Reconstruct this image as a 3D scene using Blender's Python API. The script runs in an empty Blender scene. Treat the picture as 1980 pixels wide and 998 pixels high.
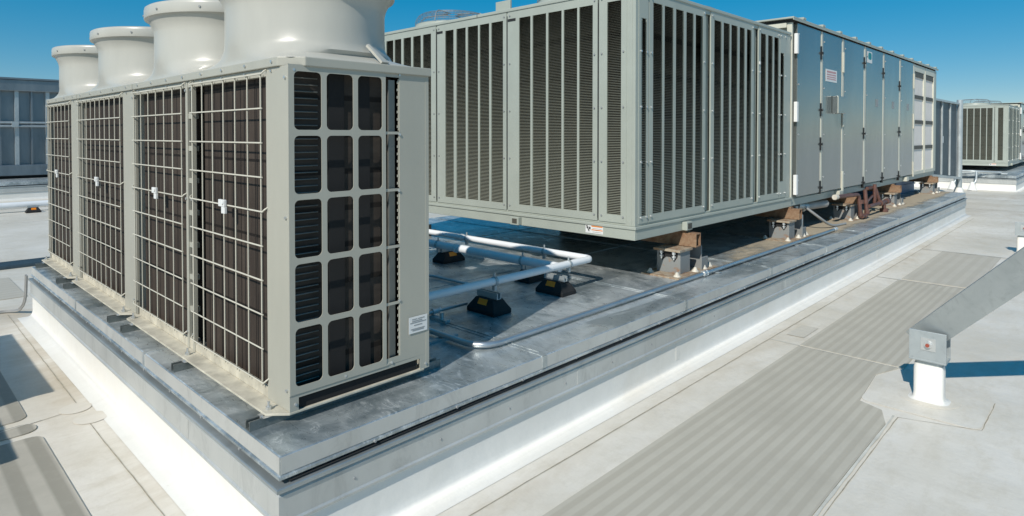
import bpy, bmesh, math, random
from mathutils import Vector, Matrix
random.seed(7)
C = bpy.context.scene.collection
R = math.radians

# ------------------------------------------------------------------ materials
def nt(name):
    m = bpy.data.materials.new(name); m.use_nodes = True
    n = m.node_tree.nodes; l = m.node_tree.links
    return m, n, l, n['Principled BSDF']

def noise(n, l, scale, detail=4, rough=.6, stretch=None, dist=0.0):
    tc = n.new('ShaderNodeTexCoord')
    mp = n.new('ShaderNodeMapping'); l.new(tc.outputs['Object'], mp.inputs['Vector'])
    if stretch: mp.inputs['Scale'].default_value = stretch
    t = n.new('ShaderNodeTexNoise'); t.inputs['Scale'].default_value = scale
    t.inputs['Detail'].default_value = detail; t.inputs['Roughness'].default_value = rough
    t.inputs['Distortion'].default_value = dist
    l.new(mp.outputs['Vector'], t.inputs['Vector'])
    return t.outputs['Fac']

def ramp(n, l, fac, stops):
    r = n.new('ShaderNodeValToRGB'); l.new(fac, r.inputs['Fac'])
    e = r.color_ramp.elements
    while len(e) < len(stops): e.new(.5)
    for el, (p, c) in zip(e, stops):
        el.position = p; el.color = (c, c, c, 1) if not isinstance(c, tuple) else (*c, 1)
    return r.outputs['Color']

def mix(n, l, fac, a, b, mode='MIX'):
    x = n.new('ShaderNodeMix'); x.data_type = 'RGBA'; x.blend_type = mode
    for s, v in ((0, fac), (6, a), (7, b)):
        if hasattr(v, 'links') or isinstance(v, bpy.types.NodeSocket): l.new(v, x.inputs[s])
        else: x.inputs[s].default_value = v if s == 0 else (*v, 1)
    return x.outputs[2]

def bump(n, l, b, h, strength=.2, dist=.01):
    k = n.new('ShaderNodeBump'); k.inputs['Strength'].default_value = strength; k.inputs['Distance'].default_value = dist
    l.new(h, k.inputs['Height']); l.new(k.outputs['Normal'], b.inputs['Normal'])

def simple(name, col, rough=.5, metal=0., var=.12, scale=6, spec=.5, bmp=0, stretch=None):
    m, n, l, b = nt(name)
    f = noise(n, l, scale, 5, .65, stretch)
    c1 = tuple(c * (1 - var) for c in col); c2 = tuple(min(1, c * (1 + var)) for c in col)
    l.new(ramp(n, l, f, [(.3, c1), (.7, c2)]), b.inputs['Base Color'])
    b.inputs['Roughness'].default_value = rough; b.inputs['Metallic'].default_value = metal
    b.inputs['Specular IOR Level'].default_value = spec
    if bmp: bump(n, l, b, f, bmp)
    return m

def mat_membrane(name, base, dirt, amount=.5, stain=(.42, .36, .26), silt=False):
    m, n, l, b = nt(name)
    f1 = noise(n, l, .55, 7, .62); f2 = noise(n, l, 4.2, 7, .72, (1, 2.2, 1)); f3 = noise(n, l, 1.1, 5, .65, (.6, 1, 1), .8)
    f4 = noise(n, l, 30, 4, .65); f5 = noise(n, l, 1.9, 8, .75, (2.6, .8, 1))
    c = mix(n, l, ramp(n, l, f1, [(.40, 0.), (.62, amount)]), base, dirt)
    c = mix(n, l, ramp(n, l, f2, [(.47, 0.), (.70, amount * .75)]), c, dirt)
    c = mix(n, l, ramp(n, l, f5, [(.52, 0.), (.72, amount * .35)]), c, tuple(x * .82 for x in dirt))
    c = mix(n, l, ramp(n, l, f3, [(.56, 0.), (.74, amount * .45)]), c, stain)
    c = mix(n, l, ramp(n, l, f4, [(.64, 0.), (.74, .16)]), c, (.40, .37, .31))
    if silt:   # silt that has settled along the foot of the curb and in the ponding bands
        tc = n.new('ShaderNodeTexCoord'); sp = n.new('ShaderNodeSeparateXYZ'); l.new(tc.outputs['Object'], sp.inputs[0])
        def band(axis, c0, w):
            a = n.new('ShaderNodeMath'); a.operation = 'SUBTRACT'; l.new(sp.outputs[axis], a.inputs[0]); a.inputs[1].default_value = c0
            q = n.new('ShaderNodeMath'); q.operation = 'ABSOLUTE'; l.new(a.outputs[0], q.inputs[0])
            mr = n.new('ShaderNodeMapRange'); mr.inputs[1].default_value = 0; mr.inputs[2].default_value = w; mr.inputs[3].default_value = 1; mr.inputs[4].default_value = 0
            mr.interpolation_type = 'SMOOTHSTEP'; l.new(q.outputs[0], mr.inputs[0]); return mr.outputs[0]
        for axis, c0, w, k in ((0, .93, .30, .75), (0, 17.3, .9, .6), (0, 21.6, 1.4, .45), (1, 2.02, .12, .3), (1, 16.2, 1.5, .35)):
            mm = n.new('ShaderNodeMath'); mm.operation = 'MULTIPLY'; l.new(band(axis, c0, w), mm.inputs[0]); l.new(ramp(n, l, f3, [(.42, 0.), (.66, k)]), mm.inputs[1])
            c = mix(n, l, mm.outputs[0], c, stain)
    l.new(c, b.inputs['Base Color'])
    l.new(ramp(n, l, f2, [(.3, .36), (.7, .58)]), b.inputs['Roughness']); b.inputs['Specular IOR Level'].default_value = .35
    bump(n, l, b, f1, .5, .05)
    return m

def mat_galv(name, lo, hi, metal=.6, rough=.42, scale=5, spangle=True, stretch=None):
    m, n, l, b = nt(name)
    f1 = noise(n, l, scale, 6, .7, stretch, .4); f2 = noise(n, l, scale * .35, 4, .6, stretch)
    c = mix(n, l, ramp(n, l, f1, [(.33, 0.), (.68, 1.)]), lo, hi)
    c = mix(n, l, ramp(n, l, f2, [(.48, 0.), (.66, .55)]), c, tuple(min(1, h * 1.25) for h in hi))
    f3 = noise(n, l, scale * 2.6, 7, .78, stretch, 1.2); c = mix(n, l, ramp(n, l, f3, [(.52, 0.), (.66, .35)]), c, tuple(x * .66 for x in lo))
    if spangle:
        tc = n.new('ShaderNodeTexCoord'); v = n.new('ShaderNodeTexVoronoi'); v.inputs['Scale'].default_value = 70
        l.new(tc.outputs['Object'], v.inputs['Vector'])
        bw = n.new('ShaderNodeRGBToBW'); l.new(v.outputs['Color'], bw.inputs['Color'])
        c = mix(n, l, .22, c, ramp(n, l, bw.outputs['Val'], [(.2, tuple(x * .75 for x in lo)), (.8, tuple(min(1, x * 1.2) for x in hi))]))
    l.new(c, b.inputs['Base Color'])
    l.new(ramp(n, l, f1, [(.3, rough - .1), (.7, rough + .12)]), b.inputs['Roughness'])
    b.inputs['Metallic'].default_value = metal
    bump(n, l, b, f2, .12, .02)
    return m

def mat_deck(name):
    m, n, l, b = nt(name)
    f1 = noise(n, l, 2.6, 8, .72, (1, 1, 1), .6); f2 = noise(n, l, .8, 6, .65, dist=1.0); f3 = noise(n, l, 9, 8, .8, (1.8, .7, 1), 1.5); f4 = noise(n, l, 1.5, 5, .6, (.5, 2.5, 1), .4)
    c = mix(n, l, ramp(n, l, f1, [(.40, 0.), (.60, 1.)]), (.28, .325, .34), (.60, .645, .65))
    c = mix(n, l, ramp(n, l, f2, [(.50, 0.), (.60, .75)]), c, (.72, .75, .745))
    c = mix(n, l, ramp(n, l, f3, [(.53, 0.), (.63, .7)]), c, (.82, .84, .82))
    c = mix(n, l, ramp(n, l, f4, [(.53, 0.), (.64, .65)]), c, (.21, .25, .265))
    l.new(c, b.inputs['Base Color']); b.inputs['Metallic'].default_value = .6
    l.new(ramp(n, l, f3, [(.35, .22), (.65, .52)]), b.inputs['Roughness'])
    bump(n, l, b, f2, .25, .03)
    return m

def mat_pad(name, c_lo, c_hi, axis, freq):
    m, n, l, b = nt(name)
    tc = n.new('ShaderNodeTexCoord'); sp = n.new('ShaderNodeSeparateXYZ'); l.new(tc.outputs['Object'], sp.inputs[0])
    mu = n.new('ShaderNodeMath'); mu.operation = 'MULTIPLY'; mu.inputs[1].default_value = freq * 2 * math.pi
    l.new(sp.outputs[axis], mu.inputs[0])
    si = n.new('ShaderNodeMath'); si.operation = 'SINE'; l.new(mu.outputs[0], si.inputs[0])
    ma = n.new('ShaderNodeMapRange'); ma.inputs[1].default_value = -.35; ma.inputs[2].default_value = .35
    l.new(si.outputs[0], ma.inputs[0])
    f = noise(n, l, 2.2, 6, .65); f2 = noise(n, l, 14, 5, .7)
    c = mix(n, l, ma.outputs[0], c_lo, c_hi)
    c = mix(n, l, ramp(n, l, f, [(.4, 0.), (.75, .6)]), c, tuple(x * .9 for x in c_lo))
    c = mix(n, l, ramp(n, l, f2, [(.5, 0.), (.8, .25)]), c, c_hi)
    l.new(c, b.inputs['Base Color']); b.inputs['Roughness'].default_value = .6
    bump(n, l, b, si.outputs[0], .12, .004)
    return m

def mat_coil(name, lo, hi, axis, freq, mid=.5):
    m, n, l, b = nt(name)
    tc = n.new('ShaderNodeTexCoord'); sp = n.new('ShaderNodeSeparateXYZ'); l.new(tc.outputs['Object'], sp.inputs[0])
    mu = n.new('ShaderNodeMath'); mu.operation = 'MULTIPLY'; mu.inputs[1].default_value = freq
    l.new(sp.outputs[axis], mu.inputs[0])
    fr = n.new('ShaderNodeMath'); fr.operation = 'FRACT'; l.new(mu.outputs[0], fr.inputs[0])
    mu2 = n.new('ShaderNodeMath'); mu2.operation = 'MULTIPLY'; mu2.inputs[1].default_value = 2.85
    l.new(sp.outputs[2], mu2.inputs[0])
    fr2 = n.new('ShaderNodeMath'); fr2.operation = 'FRACT'; l.new(mu2.outputs[0], fr2.inputs[0])
    f = noise(n, l, 9, 4, .7, (1, 1, .15) if axis != 2 else (.3, .3, 1))
    c = mix(n, l, ramp(n, l, f, [(.35, 0.), (.7, 1.)]), lo, hi)
    c = mix(n, l, ramp(n, l, fr.outputs[0], [(0., .85), (.13, .85), (.17, 0.), (1., 0.)]), c, tuple(x * .35 for x in lo))
    if axis != 2:
        c = mix(n, l, ramp(n, l, fr2.outputs[0], [(0., .9), (.035, .9), (.04, 0.), (1., 0.)]), c, tuple(x * .3 for x in lo))
    l.new(c, b.inputs['Base Color']); b.inputs['Roughness'].default_value = .75
    b.inputs['Specular IOR Level'].default_value = .2
    return m

def mat_rust(name, paint, rust, lo=.45, hi=.6, scale=9):
    m, n, l, b = nt(name)
    f = noise(n, l, scale, 7, .75, dist=.5); g = noise(n, l, scale * 3, 4, .7)
    r = mix(n, l, g, tuple(x * .55 for x in rust), tuple(min(1, x * 1.35) for x in rust))
    l.new(mix(n, l, ramp(n, l, f, [(lo, 0.), (hi, 1.)]), paint, r), b.inputs['Base Color'])
    b.inputs['Roughness'].default_value = .75; bump(n, l, b, g, .3, .004)
    return m

M = dict(
    roof=mat_membrane('roof_membrane', (.74, .70, .625), (.59, .545, .455), .95, (.46, .38, .27), True),
    curbwhite=mat_membrane('curb_membrane', (.77, .76, .72), (.70, .68, .625), .6, (.54, .47, .36)),
    patch=mat_membrane('patch_membrane', (.69, .65, .575), (.56, .515, .425), .8),
    patchdim=mat_membrane('patch_soiled', (.60, .565, .49), (.53, .49, .41), .8),
    seam=simple('seam_dirt', (.37, .33, .25), .8, var=.35, scale=14),
    seamlight=simple('seam_pale', (.62, .60, .53), .6, var=.2, scale=7),
    pad=mat_pad('walkway_rib', (.45, .415, .34), (.515, .48, .40), 1, 14.5),
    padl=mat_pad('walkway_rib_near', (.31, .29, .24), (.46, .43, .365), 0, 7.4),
    padf=mat_pad('walkway_rib_far', (.48, .445, .37), (.52, .485, .41), 1, 8),
    cream=simple('cream_paint', (.395, .385, .325), .38, var=.07, scale=2, stretch=(1, 1, .35)),
    creamplastic=simple('cream_plastic', (.45, .44, .39), .32, var=.07, scale=2.5, stretch=(1, 1, .3)),
    wire=simple('coated_wire', (.56, .53, .44), .4, var=.05),
    tray=simple('tray_paint', (.50, .465, .375), .6, var=.28, scale=9),
    coilv=mat_coil('coil_fins_dark', (.036, .028, .023), (.070, .055, .044), 1, 12.5),
    coilh=mat_coil('coil_fins_side', (.040, .033, .027), (.075, .061, .05), 2, 6.0),
    dark=simple('dark_void', (.012, .012, .012), .9),
    tube=simple('coil_tube', (.20, .20, .18), .4, .5),
    green=simple('grey_green_paint', (.362, .388, .338), .42, var=.06, scale=2.5),
    louver=simple('louvre_paint', (.30, .31, .255), .5, var=.06),
    coilg=mat_coil('coil_fins_brown', (.05, .046, .036), (.085, .075, .058), 2, 3.0),
    ledge=mat_galv('ledge_metal', (.33, .37, .38), (.44, .475, .48), .6, .36, 2, False),
    dust=None,
    strutm=mat_galv('strut_zinc', (.16, .18, .175), (.26, .28, .27), .6, .45, 9),
    domewire=simple('dull_wire', (.22, .24, .25), .55, .2),
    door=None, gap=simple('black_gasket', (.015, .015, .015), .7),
    creampost=simple('cream_post', (.56, .55, .46), .45, var=.05),
    deck=mat_deck('galvanised_deck'),
    deckdirty=mat_galv('galvanised_dusty', (.40, .34, .25), (.52, .44, .325), .05, .7, 3.0, False),
    flash=mat_galv('galvanised_flash', (.47, .485, .47), (.56, .57, .55), .35, .42, 2.4, False, (1, 1, .35)),
    fascia=mat_galv('galvanised_fascia', (.50, .505, .48), (.585, .585, .555), .3, .42, 2, False, (1, 1, .4)),
    galv=mat_galv('galvanised_steel', (.40, .44, .45), (.485, .52, .52), .5, .4, 3, False, (1, 1, 1)),
    conduit=mat_galv('zinc_conduit', (.42, .44, .45), (.54, .555, .56), .8, .3, 1.2, False),
    pipewhite=simple('white_jacket', (.76, .77, .77), .35, var=.04),
    rubber=simple('black_rubber', (.012, .012, .012), .8, var=.4),
    reflect=simple('amber_reflector', (.85, .25, .01), .35, var=.1),
    rustbeam=mat_rust('rusty_steel', (.31, .215, .135), (.18, .09, .045), .34, .62, 9),
    rustgrey=mat_rust('rust_edged_grey', (.23, .24, .235), (.30, .15, .065), .56, .66, 7),
    rustplate=mat_rust('rusty_plate', (.36, .31, .235), (.25, .13, .06), .45, .64, 12),
    bolt=simple('zinc_bolt', (.62, .63, .62), .35, .7),
    whitecap=simple('white_cap', (.60, .565, .48), .6, var=.2, scale=20),
    copper=simple('brown_pipe', (.14, .07, .055), .5, .2, .25, 8),
    greypvc=simple('grey_pipe', (.30, .30, .29), .4),
    black=simple('black_latch', (.012, .012, .012), .4),
    white=simple('white_label', (.72, .72, .70), .45, var=.03),
    red=simple('red_print', (.52, .27, .27), .5),
    grey=simple('grey_print', (.28, .29, .29), .5),
    teal=simple('teal_print', (.0, .22, .24), .5),
    orange=simple('orange_print', (.75, .23, .02), .5),
    blackink=simple('black_print', (.01, .01, .01), .5),
    filter=simple('filter_media', (.74, .69, .64), .8, var=.05, scale=5),
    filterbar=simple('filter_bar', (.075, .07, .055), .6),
    hoodm=mat_galv('sheet_duct', (.03, .05, .062), (.06, .085, .10), .35, .5, 1.2, False),
    screenm=mat_galv('screen_steel', (.20, .23, .25), (.30, .33, .345), .7, .38, 1.0, False, (1, 1, .3)),
    rustbolt=simple('rusty_bolt', (.30, .06, .035), .6),
    bluedrop=simple('duct_shade_blue', (.18, .24, .36), .5, .3),  # bluish sky-lit shade is put into the duct's base colour
)
def _door():
    m, n, l, b = nt('door_skin')
    f = noise(n, l, 1.1, 3, .5, (1, 1, .5))
    l.new(ramp(n, l, f, [(.3, (.27, .285, .275)), (.7, (.325, .34, .325))]), b.inputs['Base Color'])
    b.inputs['Roughness'].default_value = .2; b.inputs['Metallic'].default_value = .75
    bump(n, l, b, f, .35, .05)
    return m
M['door'] = _door()
def _dust():
    m, n, l, b = nt('settled_dust')
    f = noise(n, l, 2.2, 7, .7, (.7, 1.4, 1)); g = noise(n, l, 8, 5, .7)
    l.new(mix(n, l, g, (.36, .30, .215), (.50, .425, .31)), b.inputs['Base Color']); b.inputs['Roughness'].default_value = .85
    tc = n.new('ShaderNodeTexCoord'); sp = n.new('ShaderNodeSeparateXYZ'); l.new(tc.outputs['Object'], sp.inputs[0])
    def mr(sock, a, c):
        q = n.new('ShaderNodeMapRange'); q.inputs[1].default_value = a; q.inputs[2].default_value = c; q.interpolation_type = 'SMOOTHSTEP'; l.new(sock, q.inputs[0]); return q.outputs[0]
    def ma(op, a, c):
        q = n.new('ShaderNodeMath'); q.operation = op
        for i, v in enumerate((a, c)):
            if isinstance(v, bpy.types.NodeSocket): l.new(v, q.inputs[i])
            else: q.inputs[i].default_value = v
        return q.outputs[0]
    k = ma('MULTIPLY', mr(sp.outputs[1], .08, .40), mr(sp.outputs[0], 2.6, 8.2))
    k = mr(ma('ADD', k, ma('MULTIPLY', ma('SUBTRACT', f, .5), 2.4)), .18, .85)
    l.new(ma('MULTIPLY', k, .9), b.inputs['Alpha'])
    return m
M['dust'] = _dust()

# ------------------------------------------------------------------ mesh helper
class MB:
    def __init__(s): s.v = []; s.f = []; s.m = []; s.mi = 0; s.groups = []
    def add(s, vs, fs):
        o = len(s.v); s.v += [tuple(v) for v in vs]; s.f += [tuple(i + o for i in f) for f in fs]; s.m += [s.mi] * len(fs)
        s.groups.append((o, len(s.v), len(s.f) - len(fs), len(s.f))); return s
    def clusters(s, tol=.004):
        """split into one MB per touching cluster of shapes"""
        bb = []
        for a, b, c, d in s.groups:
            q = s.v[a:b]; bb.append([min(p[i] for p in q) - tol for i in range(3)] + [max(p[i] for p in q) + tol for i in range(3)])
        par = list(range(len(bb)))
        def find(i):
            while par[i] != i: i = par[i]
            return i
        for i in range(len(bb)):
            for j in range(i):
                if all(bb[i][k] <= bb[j][k + 3] and bb[j][k] <= bb[i][k + 3] for k in range(3)): par[find(i)] = find(j)
        out = {}
        for i, (a, b, c, d) in enumerate(s.groups):
            m = out.setdefault(find(i), MB()); m.add(s.v[a:b], [tuple(x - a for x in f) for f in s.f[c:d]])
        return list(out.values())
    def each(s, name, mat, parent=None, bevel=0, **k):
        return [m.build(name, mat, parent, bevel, **k) for m in s.clusters()]
    def box(s, x0, x1, y0, y1, z0, z1):
        return s.add([(x0,y0,z0),(x1,y0,z0),(x1,y1,z0),(x0,y1,z0),(x0,y0,z1),(x1,y0,z1),(x1,y1,z1),(x0,y1,z1)],
                     [(0,3,2,1),(4,5,6,7),(0,1,5,4),(1,2,6,5),(2,3,7,6),(3,0,4,7)])
    def prism(s, poly, axis, a, b):
        """poly: 2D list; axis 'x','y','z' = extrusion axis from a to b."""
        def P(p, t):
            return {'x': (t, p[0], p[1]), 'y': (p[0], t, p[1]), 'z': (p[0], p[1], t)}[axis]
        n = len(poly)
        return s.add([P(p, a) for p in poly] + [P(p, b) for p in poly],
                     [tuple(range(n))[::-1], tuple(range(n, 2 * n))] + [(i, (i + 1) % n, (i + 1) % n + n, i + n) for i in range(n)])
    def cyl(s, p0, p1, r, n=12, r1=None, cap=True):
        p0, p1 = Vector(p0), Vector(p1); r1 = r if r1 is None else r1
        d = (p1 - p0).normalized(); u = d.orthogonal().normalized(); w = d.cross(u)
        vs = []
        for p, rr in ((p0, r), (p1, r1)):
            for i in range(n):
                a = 2 * math.pi * i / n; vs.append(p + (u * math.cos(a) + w * math.sin(a)) * rr)
        fs = [(i, (i + 1) % n, (i + 1) % n + n, i + n) for i in range(n)]
        if cap: fs += [tuple(range(n))[::-1], tuple(range(n, 2 * n))]
        return s.add(vs, fs)
    def tube(s, pts, r, n=10):
        pts = [Vector(p) for p in pts]; m = len(pts)
        up = None; vs = []
        for k, p in enumerate(pts):
            d = (pts[min(k + 1, m - 1)] - pts[max(k - 1, 0)]).normalized()
            u = d.orthogonal().normalized() if up is None else (up - d * up.dot(d)).normalized()
            up = u; w = d.cross(u)
            for i in range(n):
                a = 2 * math.pi * i / n; vs.append(p + (u * math.cos(a) + w * math.sin(a)) * r)
        fs = [(k * n + i, k * n + (i + 1) % n, (k + 1) * n + (i + 1) % n, (k + 1) * n + i) for k in range(m - 1) for i in range(n)]
        fs += [tuple(range(n))[::-1], tuple(range((m - 1) * n, m * n))]
        return s.add(vs, fs)
    def loft(s, loops, close=True, cap0=False, cap1=False):
        n = len(loops[0]); vs = [v for lp in loops for v in lp]; fs = []
        for k in range(len(loops) - 1):
            for i in range(n if close else n - 1):
                j = (i + 1) % n; fs.append((k * n + i, k * n + j, (k + 1) * n + j, (k + 1) * n + i))
        if cap0: fs.append(tuple(range(n))[::-1])
        if cap1: fs.append(tuple(range((len(loops) - 1) * n, len(loops) * n)))
        return s.add(vs, fs)
    def build(s, name, mat, parent=None, bevel=0, smooth=None, solid=0, seg=2, slots=(), weld=False):
        org = Vector(parent.matrix_world.translation) if parent and not parent.parent else (Vector(parent['_o']) if parent else Vector((0,0,0)))
        if parent and parent.parent is None: org = parent.location.copy()
        me = bpy.data.meshes.new(name)
        me.from_pydata([tuple(Vector(v) - org) for v in s.v], [], s.f); me.update()
        bm = bmesh.new(); bm.from_mesh(me)
        if weld: bmesh.ops.remove_doubles(bm, verts=bm.verts, dist=.0004)
        bmesh.ops.recalc_face_normals(bm, faces=bm.faces)
        if smooth:
            for f in bm.faces: f.smooth = True
        bm.to_mesh(me); bm.free()
        if smooth: me.set_sharp_from_angle(angle=R(smooth))
        for q in (mat,) + tuple(slots): me.materials.append(M[q] if isinstance(q, str) else q)
        if slots: me.polygons.foreach_set('material_index', s.m)
        o = bpy.data.objects.new(name, me); C.objects.link(o)
        if parent: o.parent = parent; o['_o'] = tuple(org)
        if solid:
            md = o.modifiers.new('s', 'SOLIDIFY'); md.thickness = solid; md.offset = -1
        if bevel:
            md = o.modifiers.new('b', 'BEVEL'); md.width = bevel; md.segments = seg; md.limit_method = 'ANGLE'; md.angle_limit = R(40)
        return o

def tag(o, label=None, cat=None, group=None, kind=None):
    if label: o['label'] = label
    if cat: o['category'] = cat
    if group: o['group'] = group
    if kind: o['kind'] = kind
    return o
def thing(name, label, cat, loc, group=None):
    o = bpy.data.objects.new(name, None); C.objects.link(o); o.location = loc; o.empty_display_size = .1
    return tag(o, label, cat, group)
def copy_tree(o, parent=None):
    c = o.copy(); C.objects.link(c); c.parent = parent
    for ch in o.children: copy_tree(ch, c)
    return c
def bend(pts, rad, n=6):
    """polyline with rounded corners"""
    pts = [Vector(p) for p in pts]; out = [pts[0]]
    for a, b, c in zip(pts, pts[1:], pts[2:]):
        u = (a - b).normalized(); w = (c - b).normalized(); r = min(rad, (a - b).length * .49, (c - b).length * .49)
        p, q = b + u * r, b + w * r
        for k in range(n + 1):
            t = k / n; out.append(p * (1 - t) ** 2 + b * 2 * t * (1 - t) + q * t * t)
    out.append(pts[-1]); return out
def sheet(mb, P, u0, u1, v0, v1):  # flat quad through mapper P(u,v)
    mb.add([P(u0, v0), P(u1, v0), P(u1, v1), P(u0, v1)], [(0, 1, 2, 3)])

# ------------------------------------------------------------------ setting: roof
g = MB(); N = 40
g.add([(-260, -260, 0), (260, -260, 0), (260, 260, 0), (-260, 260, 0)], [(0, 1, 2, 3)])
tag(g.build('roof', 'roof'), kind='structure')

def flat(name, poly, z, mat, kind='structure', th=None):
    m = MB(); m.prism(poly, 'z', max(z - (th or .003), .0005), z) if th else m.add([(x, y, z) for x, y in poly], [tuple(range(len(poly)))])
    return tag(m.build(name, mat), kind=kind)
def rect(x0, x1, y0, y1, r=0, n=5):
    if not r: return [(x0, y0), (x1, y0), (x1, y1), (x0, y1)]
    out = []
    for cx, cy, a0 in ((x1 - r, y0 + r, -90), (x1 - r, y1 - r, 0), (x0 + r, y1 - r, 90), (x0 + r, y0 + r, 180)):
        for k in range(n + 1):
            a = R(a0 + 90 * k / n); out.append((cx + r * math.cos(a), cy + r * math.sin(a)))
    return out

# walkway pads along the right of the platform, cut back round the stanchion flashing
flat('walkway', [(.4, .955), (4.15, .955), (4.34, 1.02), (4.40, 1.16), (4.96, 1.205), (5.20, 1.12), (5.20, 1.818), (.4, 1.818)], .006, 'pad', th=.005)
flat('walkway', rect(5.235, 8.37, 1.09, 1.818), .006, 'pad', th=.005)
flat('walkway', rect(8.46, 10.85, 1.12, 1.80), .006, 'padf', th=.005)
flat('walkway', rect(5.44, 5.80, 1.86, 2.0), .0045, 'patchdim')
# left pads
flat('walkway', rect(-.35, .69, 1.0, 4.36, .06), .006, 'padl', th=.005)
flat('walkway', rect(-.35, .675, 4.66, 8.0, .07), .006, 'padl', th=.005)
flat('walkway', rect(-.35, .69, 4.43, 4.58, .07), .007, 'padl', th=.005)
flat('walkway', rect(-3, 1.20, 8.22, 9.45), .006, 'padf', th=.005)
# membrane lap seams and cover patches: one sheet each, belonging to the roof
def strip(mb, pts, w, z):
    pts = [Vector((x, y, 0)) for x, y in pts]; L = []; Rr = []
    for k, p in enumerate(pts):
        d = (pts[min(k + 1, len(pts) - 1)] - pts[max(k - 1, 0)]).normalized(); q = Vector((-d.y, d.x, 0)) * (w * .6 * random.uniform(.65, 1.25) / 2)
        L.append((p.x + q.x, p.y + q.y, z)); Rr.append((p.x - q.x, p.y - q.y, z))
    n = len(pts); mb.add(L + Rr, [(i, i + 1, n + i + 1, n + i) for i in range(n - 1)])
def wob(x0, y0, x1, y1, n=40, a=.0018):
    return [(x0 + (x1 - x0) * i / n + random.uniform(-a, a), y0 + (y1 - y0) * i / n + random.uniform(-a, a)) for i in range(n + 1)]
s = MB()
strip(s, wob(.6, 2.055, 15.6, 2.062, 120), .010, .0035)
strip(s, wob(.92, 1.5, .915, 4.36, 40), .008, .0035); strip(s, wob(.925, 4.64, .945, 7.5, 40), .008, .0035)
strip(s, wob(.4, .915, 4.3, .925, 40), .008, .0035)
strip(s, wob(4.30, .925, 4.44, .535, 10), .006, .0035); strip(s, wob(4.44, .535, 4.95, .53, 10), .008, .0035)
strip(s, wob(-.5, 4.385, .86, 4.60, 14), .007, .0035)
strip(s, wob(4.55, .60, 4.45, .80, 8), .005, .0036)
strip(s, wob(10.9, -3, 10.9, 2.0, 30), .008, .0035); strip(s, wob(-6, 15.2, 4, 15.2, 30), .02, .0035)
strip(s, wob(17.6, -6, 17.6, 8.0, 40), .03, .0035); strip(s, wob(20.4, -6, 20.4, 8.0, 40), .05, .0035)
tag(s.build('roof_seam', 'seam'), kind='structure')
s = MB()
strip(s, wob(.5, .938, 4.3, .946, 30), .024, .0075)
strip(s, wob(5.217, 1.05, 5.217, 2.05, 12), .014, .0065); strip(s, wob(8.41, 1.09, 8.41, 2.05, 12), .03, .0065)
strip(s, wob(-.5, 4.37, .72, 4.58, 12), .012, .0085); strip(s, wob(10.9, 1.0, 10.9, 2.05, 12), .04, .0065)
tag(s.build('roof_seam', 'seamlight'), kind='structure')
def disc(cx, cy, r, z=.005, n=28, k=1.): return [(cx + r * math.cos(2 * math.pi * i / n), cy + r * k * math.sin(2 * math.pi * i / n)) for i in range(n)]
flat('roof_patch', disc(.905, 4.63, .085), .0045, 'patch', th=.0015)
flat('roof_patch', disc(.94, 4.41, .09), .0045, 'patch', th=.0015)
flat('roof_patch', rect(4.42, 4.955, .54, 1.17, .07), .0042, 'roof', th=.002)
flat('roof_patch', disc(4.76, .85, .17), .0062, 'roof', th=.0015)

# ------------------------------------------------------------------ platform (curb + galvanised deck)
X0, X1, Y0, Y1 = 1.087, 16.06, 2.264, 7.2
def ring(profile, x0, x1, y0, y1, cap=False):
    """sweep (outset, z) profile round a rectangle"""
    mb = MB(); lp = []
    for o, z in profile: lp.append([(x0 - o, y0 - o, z), (x1 + o, y0 - o, z), (x1 + o, y1 + o, z), (x0 - o, y1 + o, z)])
    return mb.loft(lp, True, False, cap)
def platform(name, label, x0, x1, y0, y1, z0=0):
    p = thing(name, label, 'platform', (x0, y0, z0))
    prof = [(.10, .0022), (.07, .005), (.04, .012), (.018, .026), (.006, .045), (.0, .07), (0, .24)]
    ring([(o, z + z0) for o, z in prof], x0, x1, y0, y1).build('curb_wall', 'curbwhite', p, smooth=50)
    ring([(o, z + z0) for o, z in [(.002, .214), (.018, .219), (.019, .229), (.012, .236), (.012, .333), (.006, .340), (.006, .352)]], x0, x1, y0, y1).build('counter_flashing', 'flash', p)
    ring([(o, z + z0) for o, z in [(.0062, .3525), (.024, .353), (.026, .357), (.026, .368), (.023, .3715), (-.045, .3735)]], x0, x1, y0, y1).build('ledge_cap', 'ledge', p)
    ring([(o, z + z0) for o, z in [(-.04, .373), (-.04, .395)]], x0, x1, y0, y1).build('reveal', 'dark', p)
    ring([(o, z + z0) for o, z in [(-.042, .3935), (.006, .392), (.009, .394), (.009, .404), (.0, .409), (0, .476), (-.004, .48), (-.02, .4802)]], x0, x1, y0, y1, True).build('metal_deck', 'deck', p)
    return p
plat = platform('equipment_platform', 'long white roof curb with galvanised deck carrying the fan cabinets and the louvred unit', X0, X1, Y0, Y1)
# fascia skins (paler weathered edge metal), joints and deck lap seams
f = MB(); js = [2.605, 4.195, 5.775, 7.30, 8.70, 10.45, 12.0, 13.5, 14.9]
xs = [X0] + js + [X1]
for a, b in zip(xs, xs[1:]): f.box(a + .002, b - .002, Y0 - .003, Y0 - .0005, .4115, .4765)
ys = [Y0, 3.9, 5.5, Y1]
for a, b in zip(ys, ys[1:]): f.box(X0 - .003, X0 - .0005, a + .002, b - .002, .4115, .4765)
f.each('fascia', 'fascia', plat)
f = MB()
for x in js:
    f.box(x - .016, x + .016, Y0 - .006, Y0 - .0032, .411, .478); f.box(x - .016, x + .016, Y0 - .004, Y1, .4803, .4832)
    f.box(x + .012, x + .017, Y0 + .05, Y1, .4832, .4865)
for y in (3.9, 5.5):
    f.box(X0 - .006, X0 - .0032, y - .015, y + .015, .411, .478); f.box(X0 - .004, X1 - .02, y - .014, y + .014, .4803, .4834)
f.each('deck_seam', 'deck', plat)
f = MB()
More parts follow.
